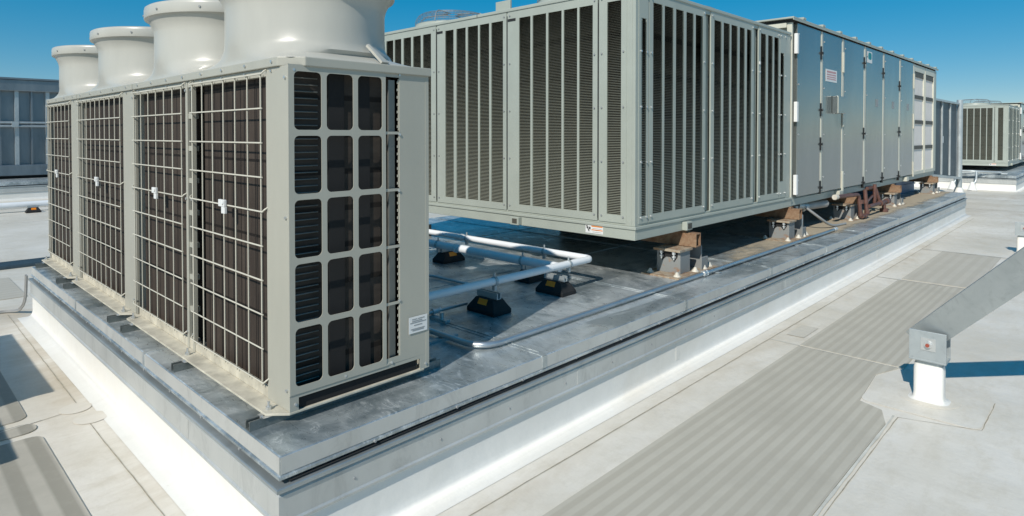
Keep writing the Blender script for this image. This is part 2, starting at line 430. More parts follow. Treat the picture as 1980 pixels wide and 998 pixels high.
for x in (2.9, 4.42, 6.1, 7.65, 9.3, 11, 12.6, 14.2): f.box(x - .012, x + .03, Y0 - .0135, Y0 - .0122, .237, .332)
for y in (3.2, 4.95, 6.2): f.box(X0 - .0135, X0 - .0122, y - .01, y + .02, .237, .332)
f.each('flashing_joint', 'flash', plat)
f = MB()
for i in range(32):
    x = 1.5 + i * .46; f.cyl((x, Y0 - .008, .399), (x, Y0 - .017, .399), .006, 8)
    x = 1.4 + i * .46; f.cyl((x, Y0 - .011, .28), (x, Y0 - .0155, .28), .005, 6)
for i in range(11):
    y = 2.6 + i * .42; f.cyl((X0 - .008, y, .399), (X0 - .017, y, .399), .006, 8)
f.each('fascia_screw', 'grey', plat)
f = MB()
for x in (4.05, 9.32): f.box(x, x + .05, Y0 - .0016, Y0 - .0003, .075, .212)
f.each('membrane_lap', 'curbwhite', plat)
# dusty strip of deck in front of the doors
f = MB(); f.add([(3.6, 2.285, .4868), (16.0, 2.285, .4868), (16.0, 2.92, .4868), (3.6, 2.92, .4868)], [(0, 1, 2, 3)]); f.build('dust_skirt', 'dust', plat)
f = MB(); f.tube([(1.12, Y0 - .006, .380), (3, Y0 - .008, .381), (6, Y0 - .004, .379), (10, Y0 - .008, .381), (16, Y0 - .006, .380)], .004, 6)
f.build('bond_cable', 'gap', plat)

# ------------------------------------------------------------------ fan cabinets
def bar_frame_sheet(mb, P, us, vs, rad, left, nc=6):
    """perforated sheet: holes between consecutive (u0,u1) in us, (v0,v1) in vs with rounded corners; cells meet half-way."""
    ub = [left] + [(a[1] + b[0]) / 2 for a, b in zip(us, us[1:])] + [us[-1][1] + .02]
    vb = [vs[0][0] - .03] + [(a[1] + b[0]) / 2 for a, b in zip(vs, vs[1:])] + [vs[-1][1] + .028]
    for i, (u0, u1) in enumerate(us):
        for j, (v0, v1) in enumerate(vs):
            hole = []; outer = []
            for cx, cy, a0, ox, oy in ((u1 - rad, v0 + rad, -90, ub[i + 1], vb[j]), (u1 - rad, v1 - rad, 0, ub[i + 1], vb[j + 1]),
                                       (u0 + rad, v1 - rad, 90, ub[i], vb[j + 1]), (u0 + rad, v0 + rad, 180, ub[i], vb[j])):
                for k in range(nc + 1):
                    a = R(a0 + 90 * k / nc); h = (cx + rad * math.cos(a), cy + rad * math.sin(a)); hole.append(h)
                    t = k / nc
                    first_vert = a0 in (0, 180)     # which side the arc starts on
                    if t < .5:
                        outer.append((ox, h[1]) if first_vert else (h[0], oy))
                    elif t > .5:
                        outer.append((h[0], oy) if first_vert else (ox, h[1]))
                    else: outer.append((ox, oy))
            n = len(hole)
            mb.add([P(*q) for q in hole] + [P(*q) for q in outer], [(k, (k + 1) % n, (k + 1) % n + n, k + n) for k in range(n)])
    return ub, vb

FX0, FX1 = 1.237, 1.975
ZB, ZT = .52, 2.03
def shroud_loops(cx, cy, hy):
    def se(ax, ay, e, z, n=72):
        out = []
        for i in range(n):
            a = 2 * math.pi * (i + .5) / n; c, s_ = math.cos(a), math.sin(a)
            out.append((cx + ax * math.copysign(abs(c) ** (2 / e), c), cy + ay * math.copysign(abs(s_) ** (2 / e), s_), z))
        return out
    a, b = .378, min(.43, hy * .86)
    H = [(.366, hy, 14, 2.028), (.365, hy * .99, 9, 2.034), (.364, hy * .955, 5.5, 2.042), (.365, hy * .90, 3.9, 2.054), (.367, (hy * .82 + b) / 2, 3.0, 2.070),
         (.370, b + .016, 2.5, 2.09), (.373, b + .005, 2.2, 2.11), (a, b, 2.05, 2.135), (a, b, 2, 2.19), (a, b, 2, 2.26), (a, b, 2, 2.305), (a + .005, b + .005, 2, 2.33),
         (a + .015, b + .015, 2, 2.355), (a + .028, b + .028, 2, 2.378), (a + .038, b + .038, 2, 2.393), (a + .0385, b + .0385, 2, 2.3932), (a + .050, b + .050, 2, 2.392), (a + .052, b + .052, 2, 2.396),
         (a + .052, b + .052, 2, 2.445), (a + .049, b + .049, 2, 2.458), (a + .040, b + .040, 2, 2.464), (a + .026, b + .026, 2, 2.46), (a + .01, b + .01, 2, 2.41), (a - .006, b - .006, 2, 2.33), (a - .012, b - .012, 2, 2.10)]
    return [se(*h) for h in H]

def cabinet(name, label, y0, y1, mods, posts, end_panel):
    root = thing(name, label, 'heat pump', (FX0, y0, ZB - .0), 'fan cabinets in a row on the platform')
    # base tray with chamfered flange
    t = MB(); c = .075
    t.prism([(FX0 - .002, y0 - .002), (FX0 - c, y0 + c * .9), (FX0 - c, y1 - c * .9), (FX0 - .002, y1), (FX1 - .03, y1), (FX1 - .03, y0 - .002)], 'z', .521, .531)
    t.box(FX0 + .004, FX0 + .014, y0 + .16, y1 - .05, .532, .585)
    t.build('base_tray', 'tray', root, .002)
    b = MB()
    for yy in (y0 + .10, y1 - .10) if y1 - y0 < 1.6 else (y0 + .10, (y0 + y1) / 2, y1 - .1):
        b.cyl((FX0 - .045, yy, .531), (FX0 - .045, yy, .545), .013, 6); b.cyl((FX0 - .045, yy, .53), (FX0 - .045, yy, .565), .006, 8)
    b.each('anchor_bolt', 'bolt', root)
    # casing: posts, cap, back, inner dark box
    cs = MB()
    for a, d in posts: cs.box(FX0, FX0 + .018, a, d, .532, 1.99)
    cs.box(FX1 - .02, FX1, y0 + .004, y1 - .004, .53, 1.99)
    cs.box(FX0 + .02, FX1 - .03, y1 - .012, y1 - .004, .53, 1.99)
    if not end_panel: cs.box(FX0 + .02, FX1 - .03, y0 + .004, y0 + .012, .53, 1.99)
    cs.box(FX0 + .004, FX0 + .03, y0 + .01, y1 - .01, 1.955, 1.99)
    cs.build('casing', 'cream', root, .002)
    cap = MB(); q = .085 if end_panel else .012
    poly = [(FX0 - .012, y0 - .012 + q), (FX0 - .012 + q, y0 - .012), (FX1 + .012, y0 - .012), (FX1 + .012, y1 - .002), (FX0 - .012, y1 - .002)] if end_panel else \
           [(FX0 - .012, y0 + .002), (FX1 + .012, y0 + .002), (FX1 + .012, y1 - .002), (FX0 - .012, y1 - .002)]
    cap.prism(poly, 'z', 1.990, 2.030)
    cap.build('top_cap', 'cream', root, .004)
    sc = MB()
    k = int((y1 - y0) / .3)
    for i in range(k + 1):
        yy = y0 + .12 + i * (y1 - y0 - .24) / max(k, 1); sc.cyl((FX0 - .010, yy, 2.012), (FX0 - .018, yy, 2.012), .007, 8)
        sc.cyl((FX0 + .001, yy + .03, 1.975), (FX0 - .006, yy + .03, 1.975), .006, 8)
    for a, d in posts:
        for zz in (1.94, 1.35, .62): sc.cyl((FX0 + .001, d - .012 if d > y0 + .3 else a + .02, zz), (FX0 - .007, d - .012 if d > y0 + .3 else a + .02, zz), .007, 8)
    if end_panel:
        for xx, zz in ((1.262, 1.972), (1.80, 1.985), (1.80, 1.70), (1.795, .90), (1.795, 1.43), (1.262, .56), (1.955, .552), (1.5, .615), (1.75, .61)):
            sc.cyl((xx, y0 + .001, zz), (xx, y0 - .005, zz), .006, 8)
    sc.each('screw', 'bolt', root)
    # coils
    co = MB()
    for a, d in mods:
        w = []
        for xx, yy in ((FX0 + .20, a - .004), (FX0 + .065, a - .004), (FX0 + .04, a + .02), (FX0 + .04, d - .05), (FX0 + .07, d + .002), (FX0 + .20, d + .002)): w.append((xx, yy))
        co.prism(w, 'z', .56, 1.965)
    co.build('coil', 'coilv', root)
    if not end_panel:
        pass
    vd = MB()
    if end_panel: vd.box(FX0 + .05, FX1 - .07, y0 + .012, y0 + .03, .5325, .615)  # black backing added to keep sun out and darken the lower slot
    vd.box(FX0 + .205, FX1 - .025, y0 + (.22 if end_panel else .015), y1 - .015, .54, 1.985); vd.build('shade_backing', 'dark', root)
    # wire guards
    for a, d in mods:
        w = MB(); r = .0037; xw = FX0 - .010
        n = max(4, round((d - a) / .124)); 
        for i in range(n):
            yy = a + .02 + i * (d - a - .035) / (n - 1); w.cyl((xw, yy, .585), (xw, yy, 1.972), r, 6)
        for i in range(10):
            zz = .603 + i * .1515; w.cyl((xw - .007, a - .004, zz), (xw - .007, d + .006, zz), r, 6)
        for zz in (.603, 1.36, 1.966):
            for yy in (a - .004, d + .006): w.tube(bend([(xw - .007, yy, zz), (xw - .004, yy + (.012 if yy > a else -.012), zz + .01), (FX0 + .004, yy + (.014 if yy > a else -.014), zz + .02)], .01, 3), r, 6)
        wg = w.build('wire_guard', 'wire', root, smooth=60)
        cl = MB(); yc = a + (d - a) * .47
        cl.box(xw - .026, xw - .012, yc - .035, yc + .035, 1.353, 1.387); cl.box(xw - .024, xw - .010, yc - .035, yc + .005, 1.320, 1.3525)
        cl.cyl((xw - .026, yc - .02, 1.375), (xw - .031, yc - .02, 1.375), .012, 10)
        cl.build('clip', 'white', root, .003)
        m = MB(); cy = (a + d) / 2
    # shrouds
    return root

def shrouds(root, cys, hys):
    for cy, hy in zip(cys, hys):
        m = MB(); m.loft(shroud_loops((FX0 + FX1) / 2, cy, hy)); 
        m.mi = 1
        for q in range(10):
            a = 2 * math.pi * (q + .4) / 10; ex, ey = .4305 * math.cos(a), (min(.43, hy * .86) + .0525) * math.sin(a)
            m.cyl(((FX0 + FX1) / 2 + ex * .985, cy + ey * .985, 2.42), ((FX0 + FX1) / 2 + ex * 1.012, cy + ey * 1.012, 2.42), .0065, 6)
        m.build('fan_shroud', 'creamplastic', root, smooth=55, slots=('grey',))
        gd = MB(); cx = (FX0 + FX1) / 2
        for rr in (.1, .17, .24, .31, .37):
            gd.tube([(cx + rr * math.cos(2 * math.pi * i / 32), cy + rr * 1.1 * math.sin(2 * math.pi * i / 32), 2.40) for i in range(33)], .003, 4)
        for k in range(12):
            a = 2 * math.pi * k / 12; gd.cyl((cx + .06 * math.cos(a), cy + .06 * math.sin(a), 2.402), (cx + .372 * math.cos(a), cy + .41 * math.sin(a), 2.402), .003, 4)
        gd.build('fan_guard', 'gap', root)
        fb = MB()
        for k in range(4):
            a = 2 * math.pi * k / 4; u = Vector((math.cos(a), math.sin(a), 0)); w = Vector((-u.y, u.x, 0)); c = Vector((cx, cy, 2.2))
            fb.add([c + u * .06 + w * .05 + Vector((0, 0, .03)), c + u * .06 - w * .05, c + u * .33 - w * .13 - Vector((0, 0, .02)), c + u * .33 + w * .13 + Vector((0, 0, .05))], [(0, 1, 2, 3)])
        fb.cyl((cx, cy, 2.14), (cx, cy, 2.27), .075, 16)
        fb.build('fan', 'dark', root, solid=.006)

A = cabinet('heat_pump', 'largest cream heat pump with two fan shrouds, at the platform corner nearest us', 2.485, 4.592,
            [(2.70, 3.555), (3.685, 4.578)], [(2.487, 2.690), (3.560, 3.590), (3.644, 3.674), (4.575, 4.59)], True)
shrouds(A, (3.02, 4.09), (.525, .50))
# ladder rungs joining the two middle posts, end sheet, label, gusset fin
m = MB()
for i in range(9):
    z = .56 + i * .175; m.box(FX0 + .006, FX0 + .04, 3.589, 3.645, z, z + .028)
m.each('post_link', 'cream', A, .002)
m = MB(); yf = 2.485
P = lambda u, v: (u, yf, v)
rows = [(.632, .879), (.904, 1.151), (1.176, 1.423), (1.448, 1.695), (1.720, 1.967)]
ub, vb = bar_frame_sheet(m, P, [(1.262, 1.388), (1.413, 1.545), (1.570, 1.700)], rows, .022, FX0)
us = ub[-1]
# slotted fourth column with straight bars, plain panel, lower band with a notch, top strip
for (a, b), (c, d) in zip(rows, rows[1:]): sheet(m, P, us, 1.800, b + .006, c - .006)
sheet(m, P, us, FX1, vb[-1] - .022, 1.992); sheet(m, P, FX0, us, vb[-1], 1.992)
sheet(m, P, us, 1.800, vb[0], rows[0][0])
sheet(m, P, 1.800, FX1, vb[0], vb[-1] - .022)
sheet(m, P, FX0, FX1, .585, vb[0]); sheet(m, P, FX0, FX0 + .04, .528, .585); sheet(m, P, FX1 - .055, FX1, .528, .585)
m.build('end_panel', 'cream', A, solid=.0035, weld=True)
m = MB()
m.box(FX1 - .018, FX1 + .002, yf - .001, yf + .04, .53, 1.99)
for r0, r1 in rows:     # toothed edge of the fourth column
    m.box(1.7965, 1.8008, yf + .0036, yf + .0076, r0, r1); k = 7
    for i in range(k): 
        z = r0 + (i + .5) * (r1 - r0) / k; m.box(1.7905, 1.7962, yf + .0042, yf + .0072, z - .006, z + .006)
m.build('panel_edge', 'cream', A)
m = MB(); m.box(1.748, 1.784, yf + .016, yf + .026, .60, 1.96); m.build('slotted_bracket', 'tube', A)
m = MB()
for x0_, x1_ in ((1.45, 1.53), (1.60, 1.665)): m.box(x0_, x1_, yf + .048, yf + .052, .60, 1.97)
m.each('coil_support', 'dark', A)
m = MB(); m.box(1.27, 1.785, yf + .055, yf + .10, .60, 1.975); m.build('coil', 'coilh', A)
m = MB()
for i in range(46): m.cyl((1.255, yf + .045, .63 + i * .0292), (1.395, yf + .045, .63 + i * .0292), .0028, 5)
m.build('coil_tube', 'tube', A)
m = MB(); m.box(1.849, 1.963, yf - .0045, yf - .0037, .722, .803); lb = m.build('data_label', 'white', A)
m = MB()
for x0_, x1_, z in ((1.868, 1.90, .790), (1.905, 1.945, .790), (1.868, 1.93, .781), (1.857, 1.955, .773), (1.88, 1.93, .760), (1.86, 1.945, .742), (1.87, 1.94, .735)): m.box(x0_, x1_, yf - .0055, yf - .0046, z - .0022, z + .0022)
m.each('print', 'grey', lb)
m = MB(); m.add([(1.70, 2.49, 2.033), (1.745, 2.50, 2.033), (1.69, 2.585, 2.125), (1.675, 2.58, 2.12)], [(0, 1, 2, 3)]); m.build('gusset', 'creamplastic', A, solid=.012)

Bc = cabinet('heat_pump', 'middle heat pump with one fan shroud, between the two-fan one and the farthest', 4.605, 6.085,
             [(4.86, 6.065)], [(4.607, 4.850), (6.068, 6.083)], False)
shrouds(Bc, (5.37,), (.70,))
Cc = cabinet('heat_pump', 'farthest cream heat pump with one fan shroud, at the far end of the row', 6.10, 7.285,
             [(6.36, 7.26)], [(6.102, 6.350), (7.262, 7.283)], False)
shrouds(Cc, (6.70,), (.56,))

# strut rails under the cabinets
def strut_rail(y, x0, x1, label, z=.4805, h=.039):
    t = thing('strut_rail', label, 'strut rail', (x0, y, z), 'strut rails under the fan cabinets')
    w = .0205; k = .004
    prof = [(y - w, z), (y + w, z), (y + w, z + h), (y + w - .009, z + h), (y + w - .009, z + h - .006), (y + w - k, z + h - .006), (y + w - k, z + k), (y - w + k, z + k), (y - w + k, z + h - .006), (y - w + .009, z + h - .006), (y - w + .009, z + h), (y - w, z + h)]
    m = MB(); m.prism(prof, 'x', x0, x1); m.build('channel', 'strutm', t)
    f = MB()
    for xx in (FX0 - .03, FX1 - .1): f.box(xx - .06, xx + .05, y - .03, y + .03, .5205 - .0008, .5208 - .0002)
    f.cyl((x0 + .06, y, z + h - .008), (x0 + .06, y, z + h + .006), .008, 6)
    f.each('fixing', 'bolt', t)
strut_rail(2.565, 1.092, 2.10, 'nearest strut rail, running out under the end panel at the platform corner')
strut_rail(3.485, 1.10, 2.05, 'strut rail under the middle of the two-fan heat pump')
strut_rail(4.40, 1.10, 2.05, 'strut rail under the far end of the two-fan heat pump')
strut_rail(4.70, 1.10, 2.05, 'strut rail under the near end of the middle heat pump')
strut_rail(5.97, 1.10, 2.05, 'strut rail under the far end of the middle heat pump')
strut_rail(6.24, 1.10, 2.05, 'strut rail under the near end of the farthest heat pump')
strut_rail(7.10, 1.10, 2.05, 'last strut rail, at the far corner of the platform')

# ------------------------------------------------------------------ louvred rooftop unit with air handler
UX, UY, UY1 = 4.31, 2.779, 6.40
UE = 7.62
rtu = thing('rooftop_unit', 'long grey-green rooftop unit with louvred condenser end and six-door air handler, on rusty stands', 'rooftop unit', (UX, UY, .845), 'rooftop units')
b = MB()
b.box(UX + .02, UE + .02, UY + .02, UY1 - .02, .845, .93)
b.box(UX + .02, UE + .05, UY - .004, UY + .019, .845, .93)
b.box(UX - .004, UX + .019, UY - .004, UY1, .845, .93)
b.build('base_rail', 'green', rtu, .004)
b = MB(); b.box(UX - .014, UE + .06, UY - .014, UY1 + .014, .930, .957); b.build('base_ledge', 'green', rtu, .006)
b = MB()
b.box(UX - .012, UE, UY - .012, UY1 + .012, 2.868, 2.90); b.build('top_panel', 'green', rtu, .006)
b = MB(); b.box(UX + .07, UE - .02, UY + .07, UY1 - .07, .96, 2.86); b.build('coil', 'coilg', rtu)
cab = MB()
cab.box(UX, UX + .1, UY, UY + .032, .957, 2.868); cab.box(UX, UX + .03, UY + .032, UY + .10, .957, 2.868)
cab.box(UE - .13, UE, UY, UY + .03, .957, 2.868)
cab.box(UX, UX + .05, UY1 - .12, UY1, .957, 2.868); cab.box(UX + .05, UE, UY1 - .03, UY1, .957, 2.868)
cab.box(UX + .1, UE - .13, UY + .004, UY + .028, 2.83, 2.868); cab.box(UX + .004, UX + .028, UY + .1, UY1 - .12, 2.83, 2.868)
cab.box(UX + .1, UE - .13, UY + .004, UY + .028, .957, .975); cab.box(UX + .004, UX + .028, UY + .1, UY1 - .12, .957, .975)
# recessed flat strips between louvred doors
for a, d in ((4.20, 4.225), (5.262, 5.285)): cab.box(UX + .028, UX + .034, a - .05, d + .05, .975, 2.83)
for a, d in ((5.49, 5.60), (6.58, 6.70)): cab.box(a - .02, d + .02, UY + .032, UY + .038, .975, 2.83)
cab.build('condenser_cabinet', 'green', rtu, .004)
def louver_panel(face, a0, a1, z0, z1, strips, s0, s1, pitch=.0138):
    """one louvred door: framed openings with sheet louvres. face 'L' (-X) or 'R' (-Y)."""
    m = MB(); th = .014
    def bx(u0, u1, v0, v1):
        if face == 'L': m.box(UX - .003, UX - .003 + th, u0, u1, v0, v1)
        else: m.box(u0, u1, UY - .003, UY - .003 + th, v0, v1)
    st = sorted(strips); e = [a0] + [x for s_ in st for x in s_] + [a1]
    for i in range(0, len(e), 2): bx(e[i], e[i + 1], s0, s1)
    bx(a0, a1, z0, s0); bx(a0, a1, s1, z1)
    m.mi = 1; sc = m
    for z in (z0 + .05, z0 + .5, z0 + .95, z0 + 1.4, z1 - .04):
        for u in (a0 + .03, a1 - .03):
            if face == 'L': sc.cyl((UX - .003, u, z), (UX - .011, u, z), .008, 8)
            else: sc.cyl((u, UY - .003, z), (u, UY - .013, z), .009, 8)
    fr = m.build('louver_panel', 'green', rtu, slots=('bolt' if face == 'R' else 'grey',))
    lv = MB()
    for u0, u1 in st:
        k = int((s1 - s0) / pitch)
        for i in range(k):
            z = s0 + i * pitch
            if face == 'L': lv.add([(UX - .004, u0, z), (UX - .004, u1, z), (UX + .012, u1, z + .0044), (UX + .012, u0, z + .0044)], [(0, 1, 2, 3)])
            else: lv.add([(u0, UY - .004, z), (u1, UY - .004, z), (u1, UY + .012, z + .0044), (u0, UY + .012, z + .0044)], [(0, 1, 2, 3)])
    lv.build('louvers', 'louver', fr)
S0, S1 = 1.04, 2.795
louver_panel('L', UX * 0 + 2.86, 3.135, .975, 2.868, [(2.914, 3.052)], S0, S1)
louver_panel('L', 3.150, 4.205, .975, 2.868, [(3.911, 4.055), (3.721, 3.885), (3.540, 3.696), (3.366, 3.516), (3.200, 3.344)], S0, S1)
louver_panel('L', 4.222, 5.262, .975, 2.868, [(4.994, 5.128), (4.805, 4.95), (4.62, 4.775), (4.46, 4.596), (4.268, 4.43)], S0, S1)
louver_panel('L', 5.285, 6.285, .975, 2.868, [(6.06, 6.20), (5.906, 6.035), (5.722, 5.864), (5.545, 5.685), (5.367, 5.508)], S0, S1)
louver_panel('R', 4.375 - .02, 4.500, .975, 2.868, [(4.386, 4.470)], 1.035, 2.645)
louver_panel('R', 4.510, 5.492, .975, 2.868, [(4.571, 4.719), (4.753, 4.90), (4.944, 5.08), (5.127, 5.26), (5.299, 5.438)], S0, S1)
louver_panel('R', 5.600, 6.575, .975, 2.868, [(5.667, 5.819), (5.864, 6.0), (6.035, 6.178), (6.226, 6.35), (6.40, 6.515)], S0, S1)
louver_panel('R', 6.700, 7.285, .975, 2.868, [(6.755, 6.894), (6.95, 7.08), (7.124, 7.255)], S0, S1)
louver_panel('R', 7.295, 7.485, .975, 2.868, [(7.310, 7.413)], 1.16, 2.635)
# door pull slots on the recessed strips, lug stubs, small box
m = MB()
for y in (4.10, 5.17): m.box(UX - .006, UX - .0032, y, y + .10, 2.775, 2.80)
for y in (4.213, 5.273, 3.142): m.box(UX - .0005, UX + .003, y - .007, y + .007, 1.0, 2.80)
m.each('pull_slot', 'gap', rtu)
m = MB()
m.box(UX - .05, UX - .005, 4.02, 4.13, .85, .925); m.box(5.06, 5.16, UY - .055, UY - .005, .85, .925)
m.each('lifting_lug', 'green', rtu, .004)
m = MB(); m.box(UX - .052, UX - .0505, 4.04, 4.10, .865, .91); m.box(5.075, 5.145, UY - .057, UY - .0555, .862, .912); m.each('lug_mouth', 'filterbar', rtu)
m = MB(); m.box(UX - .0075, UX - .0045, 3.087, 3.268, .862, .928); wl = m.build('warning_label', 'white', rtu)
m = MB(); m.box(UX - .0085, UX - .0077, 3.09, 3.205, .918, .927); m.box(UX - .0085, UX - .0077, 3.09, 3.205, .888, .896); m.build('orange_band', 'orange', wl)
m = MB()
m.box(UX - .0085, UX - .0077, 3.215, 3.23, .893, .915)
m.add([(UX - .0086, 3.262, .922), (UX - .0086, 3.25, .925), (UX - .0086, 3.225, .88), (UX - .0086, 3.232, .874)], [(0, 1, 2, 3)])
m.add([(UX - .0086, 3.262, .90), (UX - .0086, 3.256, .905), (UX - .0086, 3.232, .917), (UX - .0086, 3.236, .908)], [(0, 1, 2, 3)])
m.cyl((UX - .0078, 3.252, .921), (UX - .0088, 3.252, .921), .006, 10)
m.build('pictogram', 'blackink', wl)
m = MB(); m.box(UX - .0085, UX - .0077, 3.13, 3.17, .8905, .8935); m.box(UX - .0085, UX - .0077, 3.10, 3.195, .903, .906); m.box(UX - .0085, UX - .0077, 3.10, 3.195, .873, .876); m.each('print', 'grey', wl)
m = MB(); m.box(6.705, 6.735, UY - .012, UY - .004, 2.455, 2.485); m.build('tag_plate', 'white', rtu)
# fan stacks on top
def fan(cx, cy):
    m = MB(); n = 40; lp = []
    for r, z in ((.50, 2.901), (.49, 2.915), (.455, 2.93), (.44, 2.96), (.44, 2.985), (.425, 2.985), (.42, 2.91)):
        lp.append([(cx + r * math.cos(2 * math.pi * i / n), cy + r * math.sin(2 * math.pi * i / n), z) for i in range(n)])
    m.loft(lp); fr = m.build('fan_ring', 'green', rtu, smooth=40)
    gm = MB()
    prof = [(.445, 2.985), (.435, 3.04), (.41, 3.085), (.36, 3.115), (.25, 3.125), (.06, 3.128)]
    for k in range(40):
        a = 2 * math.pi * k / 40; gm.tube([(cx + r * math.cos(a), cy + r * math.sin(a), z) for r, z in prof], .0015, 4)
    for r, z in [(.445, 2.99), (.441, 3.015), (.435, 3.04), (.424, 3.065), (.41, 3.085), (.39, 3.1), (.36, 3.115), (.31, 3.12), (.25, 3.125), (.18, 3.127), (.1, 3.128)]:
        gm.tube([(cx + r * math.cos(2 * math.pi * i / 36), cy + r * math.sin(2 * math.pi * i / 36), z) for i in range(37)], .0015, 4)
    for k in range(4):
        a = 2 * math.pi * k / 4 + .4; gm.tube([(cx + r * 1.003 * math.cos(a), cy + r * 1.003 * math.sin(a), z + .003) for r, z in prof], .006, 5)
    gm.build('wire_dome', 'domewire', fr)
for cx, cy in ((4.92, 5.72), (4.92, 3.78), (6.55, 5.72), (6.55, 3.62)): fan(cx, cy)
m = MB(); m.box(4.36, 4.378, 4.22, 4.42, 2.90, 3.0); m.build('top_bracket', 'green', rtu)
m = MB(); m.box(UX - .0148, UX - .0135, 4.62, 4.626, 2.872, 2.899); m.build('top_joint', 'gap', rtu)
# air handler
AX0, AX1 = 7.66, 15.80
m = MB(); m.box(AX0 + .04, AX1, UY + .03, UY1, .93, 3.03); m.build('handler_case', 'green', rtu)
m = MB(); m.box(AX0, AX1 + .03, UY + .012, UY1 - .01, .845, .93); m.build('handler_rail', 'green', rtu, .004)
m = MB(); m.box(AX0 - .07, AX1 + .06, UY - .045, UY1 + .04, 3.065, 3.085); m.box(AX0 - .07, AX1 + .06, UY - .045, UY - .035, 3.045, 3.065); m.build('roof_cap', 'green', rtu, .003)
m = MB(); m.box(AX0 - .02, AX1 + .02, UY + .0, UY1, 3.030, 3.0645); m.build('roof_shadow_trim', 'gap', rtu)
m = MB()
for i in range(12): m.box(7.9 + i * .70, 7.99 + i * .70, UY - .048, UY + .06, 3.0855, 3.115)
m.each('roof_clip', 'green', rtu, .004)
m = MB(); m.box(AX0 + .0, AX0 + .04, UY + .0, UY + .06, .93, 3.03); m.box(AX0, AX0 + .036, UY + .4, UY + .45, 2.9, 3.03); m.box(AX0 - .02, AX0 + .036, UY + .06, UY1, 2.97, 3.03); m.each('corner_post', 'creampost', rtu, .004)
m = MB(); m.tube(bend([(AX0 - .02, UY + .55, 2.9), (AX0 - .06, UY + .55, 3.0), (AX0 - .06, UY + .50, 3.03), (AX0 - .02, UY + .50, 2.9)], .04), .008, 6); m.build('lifting_eye', 'galv', rtu)
doors = [(7.765, 8.571), (8.665, 9.43), (9.54, 10.483), (10.61, 11.548), (11.66, 12.618), (12.745, 13.656)]
for i, (a, d) in enumerate(doors):
    m = MB(); m.box(a, d, UY - .03, UY + .028, .952, 3.028); dr = m.build('access_door', 'door', rtu, .006)
    gp = MB(); gp.box(d + .004, d + .035, UY + .006, UY + .0285, .952, 3.028); gp.build('gasket', 'gap', dr)
    ps = MB(); e = doors[i + 1][0] if i < 5 else 13.775
    ps.box(d + .036, e - .003, UY - .026, UY + .0285, .952, 3.028); ps.build('door_post', 'creampost', dr, .003)
    if i in (0, 2, 4, 3):
        for z in ((2.75, 2.02, 1.58, 1.02), (0,), (2.78, 1.72, .98), (2.7, 1.0), (2.55, 1.75, .98))[i]:
            if not z: continue
            la = MB(); la.box(d + .004, d + .032, UY - .040, UY + .0, z - .085, z + .085); la.box(d + .006, d + .045, UY - .055, UY - .040, z - .02, z + .012)
            la.build('latch', 'black', dr, .004)
    else:
        for z in (2.7, 1.95, 1.05):
            la = MB(); la.box(d + .03, d + .085, UY - .045, UY - .0265, z - .14, z + .14); la.build('hinge', 'creampost', dr, .003)
    sc = MB()
    for z in (2.9, 2.3, 1.7, 1.15): sc.cyl((a + .03, UY - .03, z), (a + .03, UY - .04, z), .01, 6)
    sc.each('screw', 'bolt', dr)
for z in (2.78, 1.97, 1.10):
    m = MB(); m.box(7.70, 7.755, UY - .05, UY - .01, z - .12, z + .12); m.build('hinge', 'white', rtu, .006)
m = MB(); m.box(8.765, 9.21, UY - .0345, UY - .0315, 2.40, 2.56); pl = m.build('name_plate', 'white', rtu)
m = MB()
for x0_, x1_, z, h in ((8.80, 9.17, 2.528, .012), (8.80, 9.17, 2.492, .008), (8.80, 9.17, 2.462, .007), (8.80, 9.17, 2.435, .007)): m.box(x0_, x1_, UY - .0355, UY - .0346, z - h, z + h)
m.each('print', 'red', pl)
m = MB(); m.box(9.03, 9.40, UY - .10, UY - .031, 1.985, 2.215); jb = m.build('control_box', 'door', rtu, .006)
m = MB(); m.box(9.06, 9.37, UY - .1035, UY - .1005, 2.01, 2.19); m.build('cover', 'door', jb, .001)
m = MB(); m.box(9.03, 9.06, UY - .106, UY - .1005, 1.985, 2.215); m.build('hinge', 'creampost', jb)  # cream strip paints in the sunlit left edge of the box
m = MB(); m.box(10.66, 10.90, UY - .0345, UY - .0315, 2.80, 2.97); tl = m.build('teal_label', 'white', rtu)
m = MB(); m.prism(rect(10.69, 10.87, 2.85, 2.955, .04), 'y', UY - .0355, UY - .0346); m.build('emblem', 'teal', tl)
m = MB()
for x in (11.15, 12.15, 13.2): m.box(x, x + .13, UY - .034, UY - .0315, 2.14, 2.26)
m.each('rating_label', 'grey', rtu)
# filter section
for a, d in ((13.785, 14.70), (14.745, 15.60)):
    m = MB(); m.box(a, d, UY - .02, UY + .02, 2.90, 3.025); m.box(a, d, UY - .02, UY + .02, .935, 1.0)
    m.box(a, a + .05, UY - .02, UY + .02, 1.0, 2.90); m.box(d - .06, d, UY - .02, UY + .02, 1.0, 2.90); ff = m.build('filter_frame', 'creampost', rtu, .003)
    m = MB(); m.box(a + .05, d - .06, UY + .004, UY + .018, 1.0, 2.90); m.build('filter_media', 'filter', ff)
    m = MB()
    for z0_, z1_ in ((2.80, 2.90), (2.386, 2.454), (1.908, 1.977), (1.419, 1.487)): m.box(a + .05, d - .06, UY - .012, UY + .003, z0_, z1_)
    m.each('filter_bar', 'filterbar', ff)
m = MB(); m.box(15.61, 15.80, UY - .02, UY + .029, .935, 3.03); m.build('end_post', 'green', rtu, .004)
m = MB()
for x in (9.32, 13.15): m.box(x, x + .16, UY - .05, UY + .011, .85, .925)
m.each('lifting_lug', 'creampost', rtu, .004)

